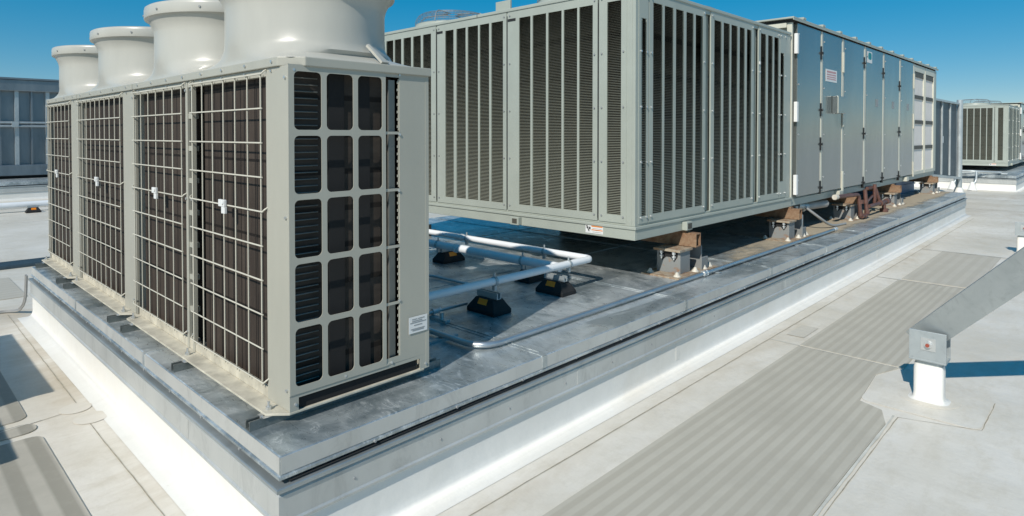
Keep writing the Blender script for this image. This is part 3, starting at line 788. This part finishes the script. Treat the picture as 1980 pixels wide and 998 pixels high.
# the farther rooftop unit: the same machine on its own platform
far = copy_tree(rtu); far.location = (UX + 22.1, UY - .19, .645)
tag(far, 'distant grey-green rooftop unit with louvred end, on its own platform beyond the walkway', 'rooftop unit')
platform('equipment_platform', 'farther white-sided roof platform with galvanised top below the distant rooftop unit', 23.75, 44, 2.13, 12, 0).location

# ------------------------------------------------------------------ rusty isolator stands
def stand(x, y, label, ground=.4805):
    t = thing('isolator_stand', label, 'isolator stand', (x, y, ground), 'rusty isolator stands under the louvred unit')
    z = ground
    m = MB(); m.box(x - .36, x + .36, y, y + .37, z, z + .012); m.build('base_plate', 'rustplate', t, .002)
    m = MB()
    m.box(x - .20, x - .19, y + .085, y + .295, z + .012, z + .20); m.box(x - .20, x - .03, y + .075, y + .087, z + .012, z + .20)
    m.box(x - .20, x - .03, y + .293, y + .305, z + .012, z + .20); m.build('housing', 'rustgrey', t, .002)
    m = MB(); m.box(x - .188, x - .06, y + .09, y + .29, z + .10, z + .19); m.build('housing_void', 'dark', t)
    m = MB(); m.box(x - .235, x - .01, y + .06, y + .32, z + .202, z + .222); m.build('cap_plate', 'rustplate', t, .002)
    m = MB(); m.prism([(y + .10, z + .198), (y + .28, z + .198), (y + .28, z + .16), (y + .25, z + .115), (y + .21, z + .15), (y + .17, z + .15), (y + .13, z + .115), (y + .10, z + .16)], 'x', x - .2035, x - .2005); m.build('bolt_shade_plate', 'dark', t)  # flat dark plate on the face stands in for the shaded opening behind the bolts
    m = MB()
    m.box(x + .15, x + .165, y + .06, y + .31, z + .012, z + .22); m.box(x + .10, x + .22, y + .03, y + .045, z + .012, z + .12); m.each('upright', 'rustgrey', t, .002)
    m = MB(); k = .012; a, b_, c_, d_ = x - .005, x + .085, z + .223, z + .345
    m.box(a, a + k, y + .03, y + .60, c_, d_); m.box(b_ - k, b_, y + .03, y + .60, c_, d_); m.box(a + k, b_ - k, y + .03, y + .60, d_ - k, d_); m.box(a + k, b_ - k, y + .03, y + .60, c_, c_ + k)
    m.build('tube_beam', 'rustbeam', t, .003)
    m = MB(); m.box(x + .0, x + .08, y + .13, y + .5, z + .346, .8445); m.build('shim_pad', 'rustbeam', t)
    m = MB(); m.tube([(x + .03 + .05 * math.cos(i * .8), y + .19 + .05 * math.sin(i * .8), z + .02 + i * .0045) for i in range(42)], .008, 6); m.build('spring', 'red', t)
    for yy in (y + .13, y + .25):
        m = MB(); m.cyl((x - .215, yy, z + .20), (x - .215, yy, z + .13), .008, 8); m.cyl((x - .215, yy, z + .20), (x - .215, yy, z + .178), .018, 6); m.cyl((x - .215, yy, z + .165), (x - .215, yy, z + .148), .018, 6)
        m.build('bolt', 'bolt', t)
    for dx, dy in ((-.30, .05), (-.30, .31), (.0, .04), (.16, .04), (.30, .06), (.30, .30)):
        m = MB(); lp = []
        for r, zz in ((.032, .012), (.028, .020), (.016, .034), (.013, .045), (.006, .050)): lp.append([(x + dx + r * math.cos(i * math.pi / 6), y + dy + r * math.sin(i * math.pi / 6), z + zz) for i in range(12)])
        m.loft(lp, True, False, True); m.build('anchor_cap', 'whitecap', t, smooth=50)
    return t
for x, lb_ in ((5.10, 'rusty isolator stand nearest us, under the near corner of the louvred unit'),
               (7.60, 'rusty isolator stand below the joint between louvres and first door'),
               (9.93, 'rusty isolator stand half hidden behind the nearer brown drain pipes'),
               (12.35, 'rusty isolator stand just past the second set of brown drain pipes'),
               (15.45, 'last rusty isolator stand, below the far end of the filter panels')):
    stand(x, 2.625, lb_)
stand(4.62, 6.0, 'black-looking isolator stand in shade, seen past the two-fan heat pump edge')

# ------------------------------------------------------------------ white pipes on rubber blocks
def pipe(name, label, pts, r, rad, clamps=(), group=None, mat='pipewhite'):
    t = thing(name, label, 'pipe', pts[0], group)
    m = MB(); m.tube(bend(pts, rad, 8), r, 16); m.build('jacket', mat, t, smooth=50)
    m = MB()
    for p, d in clamps:
        p = Vector(p); d = Vector(d); m.cyl(p - d * .012, p + d * .012, r + .006, 16)
    if clamps: m.build('joint_band', 'white', t, smooth=50)
pipe('insulated_pipe', 'long white insulated pipe that turns a corner beside the louvred unit', [(1.98, 3.05, .70), (4.09, 3.05, .695), (4.09, 5.2, .69), (3.2, 5.2, .69)], .0275, .055,
     [((2.35, 3.05, .70), (1, 0, 0)), ((4.09, 4.62, .69), (0, 1, 0))], 'white insulated pipes')
pipe('insulated_pipe', 'thicker white pipe in the shade between the corner pipe and the heat pumps', [(3.74, 3.085, .672), (3.74, 4.72, .672), (2.0, 4.72, .672)], .036, .08,
     [((3.74, 4.3, .672), (0, 1, 0))], 'white insulated pipes')
def block(x, y, label, z0=.4805, pz=.66, pr=.034, along='y', h=.10):
    t = thing('pipe_block', label, 'pipe support', (x, y, z0), 'black rubber pipe support blocks')
    L, w = .135, .085
    m = MB()
    lp = []
    for dz, a, b_ in ((0, L, w), (.028, L, w), (h, L * .62, w * .55)):
        q = [(-b_, -a), (b_, -a), (b_, a), (-b_, a)] if along == 'y' else [(-a, -b_), (a, -b_), (a, b_), (-a, b_)]
        lp.append([(x + u, y + v, z0 + dz) for u, v in q])
    m.loft(lp, True, True, True); rb = m.build('rubber_base', 'rubber', t, .004)
    # amber strip on the sloping long side
    def S(u, f):   # point on the -X (or -Y) slope: u along, f 0..1 up
        b_ = w + (w * .55 - w) * f + .0015; dz = .028 + (h - .028) * f
        return (x - b_, y + u, z0 + dz) if along == 'y' else (x + u, y - b_, z0 + dz)
    m = MB(); m.add([S(-.045, .45), S(.045, .45), S(.042, .95), S(-.042, .95)], [(0, 1, 2, 3)]); m.build('reflector', 'reflect', rb)
    m = MB(); hz = z0 + h
    if along == 'y': m.prism([(x - .0205, hz), (x + .0205, hz), (x + .0205, hz + .041), (x + .012, hz + .041), (x + .012, hz + .004), (x - .012, hz + .004), (x - .012, hz + .041), (x - .0205, hz + .041)], 'y', y - .10, y + .10)
    else: m.prism([(y - .0205, hz), (y + .0205, hz), (y + .0205, hz + .041), (y + .012, hz + .041), (y + .012, hz + .004), (y - .012, hz + .004), (y - .012, hz + .041), (y - .0205, hz + .041)], 'x', x - .10, x + .10)
    m.build('strut', 'galv', t)
    return t, hz + .041
def clampring(t, c, d, r):
    m = MB(); c = Vector(c); d = Vector(d); m.cyl(c - d * .011, c + d * .011, r + .005, 14, cap=False)
    m.cyl(c + Vector((0, 0, r)), c + Vector((0, 0, r + .03)), .007, 8); m.box(c.x - .012, c.x + .012, c.y - .012, c.y + .012, c.z - r - .035, c.z - r - .002)
    m.build('clamp', 'galv', t, solid=.003)
t, _ = block(2.995, 3.105, 'nearest rubber block, its amber strip facing us, under the white pipe'); clampring(t, (2.995, 3.05, .698), (1, 0, 0), .0275)
t, _ = block(3.71, 3.105, 'second rubber block along the white pipe, in front of the pipe corner'); clampring(t, (3.80, 3.05, .696), (1, 0, 0), .0275)
t, _ = block(3.90, 3.52, 'rubber block half hidden behind the white pipe, below the thicker pipe', along='x'); clampring(t, (4.09, 3.55, .69), (0, 1, 0), .0275); clampring(t, (3.74, 3.48, .672), (0, 1, 0), .036)
t, _ = block(3.92, 4.62, 'farthest rubber block of the pipe run, close beside the two-fan heat pump', along='x'); clampring(t, (4.09, 4.55, .69), (0, 1, 0), .0275); clampring(t, (3.74, 4.56, .672), (0, 1, 0), .036)

# ------------------------------------------------------------------ conduits on the deck
def conduit(label, pts, r, rad, couplings=(), name='conduit', mat='conduit'):
    t = thing(name, label, 'conduit', pts[0], 'steel conduits on the deck')
    m = MB(); m.tube(bend(pts, rad, 10), r, 12); m.build('tube', mat, t, smooth=50)
    for p, d in couplings:
        p = Vector(p); d = Vector(d).normalized(); m = MB(); m.cyl(p - d * .03, p + d * .03, r * 1.35, 12); m.cyl(p - d * .034, p - d * .02, r * 1.6, 6); m.cyl(p + d * .02, p + d * .034, r * 1.6, 6)
        m.build('coupling', 'bolt', t, smooth=30)
    return t
t = conduit('long shiny conduit bending round from the heat pump along the platform edge', [(2.39, 3.45, .508), (2.39, 2.535, .508), (8.45, 2.535, .508), (8.55, 2.54, .512)], .0175, .16,
        [((5.02, 2.535, .508), (1, 0, 0)), ((8.5, 2.537, .51), (1, 0, 0))])
m = MB(); m.box(2.27, 2.50, 2.86, 2.90, .4805, .492); m.box(5.2, 5.245, 2.49, 2.60, .484, .4905); m.box(7.1, 7.14, 2.49, 2.60, .484, .4905); m.each('strap', 'galv', t)
conduit('short conduit with a fat coupling running from the heat pump to the nearest rubber block', [(2.0, 3.27, .52), (2.93, 3.262, .52)], .013, .05, [((2.66, 3.266, .52), (1, 0, 0))])
conduit('thin conduit in shade behind the nearest rubber block', [(2.0, 4.3, .50), (3.36, 4.22, .50), (3.37, 3.70, .50)], .011, .1, [((3.37, 3.72, .50), (0, 1, 0))])
m = MB(); 
t = thing('short_strut', 'short galvanised strut lying across the deck under the small conduits', 'strut', (2.63, 3.24, .4805))
m.prism([(2.60, .4805), (2.641, .4805), (2.641, .50), (2.60, .50)], 'y', 3.10, 3.42); m.build('channel', 'galv', t, .002)
m = MB(); m.cyl((2.62, 3.16, .50), (2.62, 3.16, .54), .014, 8); m.build('bolt', 'bolt', t)

# flex conduit and grey duct below first door
t = thing('flex_conduit', 'grey flexible conduit looping from a junction body below the first door', 'conduit', (8.35, 2.85, .4805))
m = MB(); m.tube(bend([(8.30, 2.86, .80), (8.42, 2.72, .66), (8.75, 2.66, .505), (9.2, 2.62, .50)], .2, 8), .017, 10); m.build('hose', 'greypvc', t, smooth=50)
m = MB(); m.cyl((8.20, 2.90, .80), (8.42, 2.86, .78), .045, 12); m.cyl((8.22, 2.92, .70), (8.22, 2.92, .80), .05, 12); m.cyl((8.13, 2.86, .4805), (8.13, 2.86, .70), .06, 12); m.build('junction_body', 'galv', t, smooth=40)
t = thing('flue_stub', 'fat grey pipe stub sticking out sideways below the second door', 'pipe', (8.5, 2.88, .76))
m = MB(); m.cyl((8.45, 2.95, .76), (9.15, 2.86, .76), .055, 16); m.build('barrel', 'greypvc', t, .008, smooth=40)
m = MB(); m.cyl((8.43, 2.953, .76), (8.50, 2.944, .76), .068, 16); m.box(8.44, 8.49, 2.91, 2.99, .80, .845); m.build('collar', 'galv', t, smooth=40)

# brown drain pipes
def drain(label, x, y=2.60):
    t = thing('drain_pipe', label, 'drain pipe', (x, y, .4805), 'brown drain pipes below the doors')
    m = MB(); m.tube(bend([(x - .95, y + .10, .862), (x - .15, y + .04, .845), (x - .12, y + .02, .52)], .07), .027, 12)
    m.tube(bend([(x + .12, y + .03, .90), (x + .12, y + .0, .535), (x - .13, y + .0, .53)], .05), .027, 12); m.each('run', 'copper', t, smooth=50)
    m = MB()
    for p, d in (((x - .12, y + .02, .56), (0, 0, 1)), ((x + .12, y + .0, .57), (0, 0, 1)), ((x + .12, y + .02, .72), (0, 0, 1)), ((x - .12, y + .02, .74), (0, 0, 1)), ((x, y, .53), (1, 0, 0))):
        p, d = Vector(p), Vector(d); m.cyl(p - d * .026, p + d * .026, .035, 12)
    m.each('fitting', 'copper', t, smooth=40)
    m = MB(); m.cyl((x - 1.0, y + .104, .862), (x - .92, y + .098, .862), .035, 12); m.build('end_cap', 'whitecap', t, smooth=40)
drain('nearer set of brown drain pipes, two upright legs in front of the third stand', 10.02)
t = thing('drain_pipe', 'farther set of brown drain pipes with a level run, short of the fourth stand', 'drain pipe', (11.1, 2.65, .4805), 'brown drain pipes below the doors')
m = MB(); m.tube(bend([(10.75, 2.76, .87), (11.2, 2.76, .86), (11.25, 2.70, .62)], .06), .026, 12); m.tube([(11.02, 2.72, .92), (11.02, 2.72, .62)], .027, 12); m.tube([(10.3, 2.62, .64), (11.35, 2.62, .64)], .027, 12); m.tube([(10.3, 2.64, .71), (10.98, 2.74, .74)], .018, 10); m.tube([(11.15, 2.62, .64), (11.15, 2.62, .5)], .03, 10)
m.each('run', 'copper', t, smooth=50)
m = MB(); m.cyl((11.28, 2.62, .64), (11.4, 2.62, .64), .045, 12); m.cyl((10.92, 2.62, .64), (11.0, 2.62, .64), .045, 12); m.cyl((11.15, 2.62, .49), (11.15, 2.62, .54), .06, 12); m.each('fitting', 'copper', t, smooth=40)

# supply duct drop below the handler
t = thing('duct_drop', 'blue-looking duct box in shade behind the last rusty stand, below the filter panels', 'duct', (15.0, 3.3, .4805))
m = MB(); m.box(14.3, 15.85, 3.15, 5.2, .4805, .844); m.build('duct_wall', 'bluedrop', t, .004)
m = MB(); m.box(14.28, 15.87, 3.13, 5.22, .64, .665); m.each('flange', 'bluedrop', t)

t = thing('light_block_box', 'added dark box below the air handler doors, cutting light from behind', 'duct', (9.0, 3.75, .4805))
m = MB(); m.box(6.3, 12.9, 3.75, 5.2, .4805, .844); m.build('light_block_wall', 'filterbar', t)  # added dark box, blocks light from behind to blacken the space under the handler

# sheet-metal intake duct beyond the filters
t = thing('intake_duct', 'shiny galvanised intake duct standing past the filter panels, held by a slim post', 'duct', (15.88, 3.0, .5))
m = MB(); m.prism([(15.87, .86), (19.75, .60), (19.75, 2.49), (15.87, 2.47)], 'y', 3.0, 5.8); dk = m.build('duct_body', 'hoodm', t, .006)
m = MB()
for x in (17.75, 18.75): m.prism([(x, .75 - (x - 17.75) * .06), (x + .05, .75 - (x - 17.75) * .06), (x + .05, 2.475), (x, 2.475)], 'y', 2.965, 3.0)
m.each('standing_seam', 'galv', t, .003)
m = MB(); m.box(15.87, 19.95, 2.94, 3.0, 2.475, 2.52); m.prism([(15.87, .80), (19.95, .53), (19.95, .59), (15.87, .86)], 'y', 2.90, 2.9995); m.each('flange', 'galv', t)
m = MB(); m.box(17.9, 18.05, 2.9925, 2.998, 1.50, 1.66); m.build('small_tag', 'white', t)
m = MB(); m.cyl((19.87, 2.95, .28), (19.87, 2.95, 2.60), .07, 14); m.build('post', 'galv', t, smooth=40)
m = MB(); m.cyl((19.87, 2.95, 0), (19.87, 2.95, .32), .16, 16, .085); m.each('pitch_pocket', 'curbwhite', t, smooth=40)

# clutter on the farther platform
t = thing('conduit_rack', 'pair of conduits on thin legs with white boots in front of the farther platform', 'conduit rack', (23.3, 3.0, 0))
m = MB()
m.tube(bend([(23.9, 2.5, .55), (23.5, 3.1, .58), (23.5, 4.2, .58), (23.9, 4.8, .55)], .15), .035, 8)
for y in (3.05, 3.55): m.tube(bend([(23.5, y, .58), (23.45, y, .30), (23.35, y + .08, .16)], .08), .03, 8)
m.build('tube', 'galv', t, smooth=50)
m = MB()
for y in (3.13, 3.63): m.cyl((23.35, y, 0), (23.38, y, .26), .13, 14, .04)
m.each('pitch_pocket', 'curbwhite', t, smooth=50)
t = thing('conduit_run', 'dull conduits with couplings lying on top of the farther platform', 'conduit', (24.2, 2.4, .4805))
m = MB()
for k in range(4): m.tube([(24.0 + k * .22, 2.35 + .1 * k, .51), (24.0 + k * .22, 5.4, .51)], .028, 8)
m.build('tube', 'galv', t, smooth=50)
m = MB()
for k in range(5): m.box(24.0, 24.9, 2.6 + k * .6, 2.68 + k * .6, .4805, .49); 
m.each('strap', 'flash', t)

# ------------------------------------------------------------------ right stanchions and rising brace
def stanchion(x, y, label, brace):
    t = thing('brace_stanchion', label, 'stanchion', (x, y, 0), 'white-booted stanchions beside the walkway')
    lp = []
    for o, z in ((.03, .0065), (.012, .009), (.003, .022), (0, .05), (0, .20), (-.004, .235)):
        lp.append([(px, py, z) for px, py in rect(x - .055 - o, x + .055 + o, y - .082 - o, y + .082 + o, .03 + max(o, 0))])
    m = MB(); m.loft(lp, True, False, True); m.build('boot', 'curbwhite', t, smooth=50)
    m = MB(); m.prism(rect(x - .047, x + .047, y - .074, y + .074, .03), 'z', .235, .262); m.build('post_core', 'galv', t, smooth=40)
    m = MB(); m.box(x - .075, x + .07, y - .10, y + .10, .262, .275); m.box(x - .075, x - .063, y - .10, y + .10, .275, .455)
    m.box(x + .058, x + .07, y - .10, y + .10, .275, .40); pl_ = m.build('bracket', 'galv', t, .002)
    m = MB(); m.box(x - .079, x - .0755, y - .045, y + .035, .335, .415); m.cyl((x - .079, y - .005, .375), (x - .085, y - .005, .375), .024, 16); m.cyl((x - .085, y - .005, .375), (x - .10, y - .005, .375), .019, 6); m.build('washer', 'bolt', t)
    m = MB(); m.cyl((x - .10, y - .005, .375), (x - .108, y - .005, .375), .011, 10); m.build('stud', 'rustbolt', t)
    if brace:
        d = Vector(brace).normalized(); side = d.cross(Vector((1, 0, 0))).normalized(); side = Vector((1, 0, 0)) - d * d.x; side.normalize(); up = d.cross(side)
        if up.z < 0: up = -up
        p0 = Vector((x + .045, y + .015, .385)) - d * .06; p1 = p0 + d * 2.35
        W, D, k = .084, .045, .007; p0 = p0 + up * .018; p1 = p0 + d * 2.35
        m = MB()
        def sec(u0, u1, v0, v1):
            q = [p0 + side * u + up * v for u, v in ((u0, v0), (u1, v0), (u1, v1), (u0, v1))]; w = [v + d * 2.35 for v in q]
            m.add(q + w, [(0, 1, 2, 3), (7, 6, 5, 4), (0, 4, 5, 1), (1, 5, 6, 2), (2, 6, 7, 3), (3, 7, 4, 0)])
        sec(-D, -D + k, -W, W); sec(-D + k, D, W - k, W); sec(-D + k, D, -W, -W + k)
        m.build('brace', 'galv', t, .0015)
        e = p1; m = MB(); m.box(e.x - .05, e.x + .05, e.y - .14, e.y - .04, 0, e.z + .25); m.build('tall_post', 'galv', t, .004)
    return t
stanchion(4.735, .845, 'nearest stanchion, with a wide galvanised channel brace rising from its bolted bracket', (-.60, -1, 1.09))
stanchion(11.5, .93, 'farther stanchion with a plain bolted bracket, at the right edge past the walkway', None)

# ------------------------------------------------------------------ far left: low flashing, pipe, platform and steel screen
t = thing('low_curb', 'low blue-grey sheet-metal curb across the roof behind the heat pumps', 'curb', (-3, 10.3, 0))
m = MB(); m.prism([(10.05, 0), (10.06, .030), (10.09, .042), (10.42, .042), (10.45, .030), (10.46, 0)], 'x', -4, 3.2); m.build('metal_cover', 'hoodm', t, .004)
t = thing('edge_cable', 'thin dark cable pair on the roof, turning up the platform corner', 'cable', (.6, 7.6, 0))
m = MB()
for k in (0, .05):
    m.tube(bend([(-1.5, 7.62 + k, .012), (.95, 7.60 + k, .012), (1.03, 7.50 + k, .02), (1.05, 7.28 + k, .14), (1.05, 7.22 + k, .40)], .12), .009, 6)
m.build('cable', 'greypvc', t, smooth=50)
pipe('roof_pipe', 'white pipe lying across the roof in front of the distant steel screen', [(-6, 17.3, .15), (6, 17.3, .15)], .075, .1)
t, _ = block(2.6, 17.0, 'lone rubber block with amber patch under the white pipe near the steel screen', 0.002, .15, .06, 'x', .11)
for ch in t.children: pass
t2 = platform('equipment_platform', 'low weathered curb in front of the distant steel screen', -14, 7, 20.4, 26)
t = thing('steel_screen', 'distant blue-grey steel enclosure with ribs and two conduit rails, behind the farthest heat pump', 'screen', (3, 22, .48))
m = MB(); m.box(-12, 6.2, 22.1, 25, .62, 2.95); m.build('panel', 'screenm', t)
m = MB(); m.box(-12.1, 6.3, 21.9, 25.1, 2.90, 3.22); m.build('top_beam', 'screenm', t, .02)
m = MB(); m.box(-12.15, 6.35, 21.86, 25.1, 3.2205, 3.27); m.build('cap', 'screenm', t)
m = MB(); m.box(-12.1, 6.3, 21.9, 25.05, .56, .86); m.build('bottom_beam', 'screenm', t, .02)
m = MB(); m.box(-12, 6.2, 22.0, 25, .47, .56); m.build('recess', 'dark', t)
for i in range(26):
    for dx, w in ((0, .09), (.36, .04)):
        m = MB(); xx = -11.8 + i * .70 + dx + .08; m.box(xx, xx + w, 21.97, 22.1, .86, 2.90); m.build('rib', 'galv' if w > .05 else 'screenm', t)
m = MB()
for z in (1.93, 2.03): m.cyl((-12, 21.9, z), (6.2, 21.9, z), .03, 8)
for i in range(16):
    m.box(-11.4 + i * 1.1, -11.25 + i * 1.1, 21.86, 21.965, 1.90, 2.06)
m.build('conduit_rail', 'galv', t)

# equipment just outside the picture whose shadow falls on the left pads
t = thing('junction_cabinet', 'grey steel cabinet on the roof left of the walkway', 'cabinet', (-.8, 5.5, 0))
m = MB(); m.box(-1.6, -.42, 4.68, 6.36, .02, 1.06); m.build('body', 'cream', t, .006)
m = MB(); m.box(-1.62, -.40, 4.66, 6.38, 1.062, 1.08); m.build('lid', 'cream', t, .004)
t = thing('vent_box', 'low grey vent box on the roof beside the grey cabinet', 'vent', (-.9, 4.2, 0))
m = MB(); m.box(-1.5, -.52, 3.82, 4.46, 0, .86); m.build('body', 'cream', t, .006)
m = MB(); m.box(-1.55, -.50, 3.80, 4.48, .862, .90); m.build('lid', 'cream', t, .004)

# ------------------------------------------------------------------ light
EL = 39.0
sd = Vector((-.957, -.288, 0)).normalized() * math.cos(R(EL)) + Vector((0, 0, math.sin(R(EL))))
w = bpy.data.worlds.new('World'); bpy.context.scene.world = w; w.use_nodes = True
n, l = w.node_tree.nodes, w.node_tree.links
sky = n.new('ShaderNodeTexSky'); sky.sky_type = 'NISHITA'; sky.sun_disc = False
sky.sun_elevation = R(EL); sky.sun_rotation = math.atan2(sd.x, sd.y)
sky.altitude = 1500; sky.air_density = .88; sky.dust_density = 0.0; sky.ozone_density = 4.5
hs = n.new('ShaderNodeHueSaturation'); hs.inputs['Saturation'].default_value = 2.3; hs.inputs['Hue'].default_value = .490; hs.inputs['Value'].default_value = 1.58
gm = n.new('ShaderNodeGamma'); gm.inputs['Gamma'].default_value = .45; l.new(sky.outputs[0], gm.inputs['Color'])
l.new(gm.outputs[0], hs.inputs['Color']); l.new(hs.outputs[0], n['Background'].inputs['Color'])
n['Background'].inputs['Strength'].default_value = .15
sun = bpy.data.lights.new('sun', 'SUN'); sun.energy = 4.35; sun.angle = R(.5); sun.color = (1, .945, .86)
so = bpy.data.objects.new('sun', sun); C.objects.link(so); so.rotation_euler = sd.to_track_quat('Z', 'Y').to_euler()

# ------------------------------------------------------------------ camera
yaw, pitch, F, CY = .7665, .0178, 1213.9, 281.9
cam = bpy.data.cameras.new('camera'); co = bpy.data.objects.new('camera', cam); C.objects.link(co)
fw = Vector((math.cos(yaw) * math.cos(pitch), math.sin(yaw) * math.cos(pitch), -math.sin(pitch)))
rt = Vector((math.sin(yaw), -math.cos(yaw), 0)); up = rt.cross(fw)
co.matrix_world = Matrix(((rt.x, up.x, -fw.x, 0), (rt.y, up.y, -fw.y, 0), (rt.z, up.z, -fw.z, 1.70), (0, 0, 0, 1)))
cam.sensor_width = 36; cam.lens = 36 * F / 1980; cam.shift_y = -(499 - CY) / 1980; cam.clip_end = 1000; cam.clip_start = .05
sc = bpy.context.scene; sc.camera = co
sc.render.engine = 'CYCLES'
sc.view_settings.view_transform = 'Standard'; sc.view_settings.look = 'None'; sc.view_settings.exposure = 0; sc.view_settings.gamma = 1
for o in bpy.data.objects:
    if '_o' in o: del o['_o']
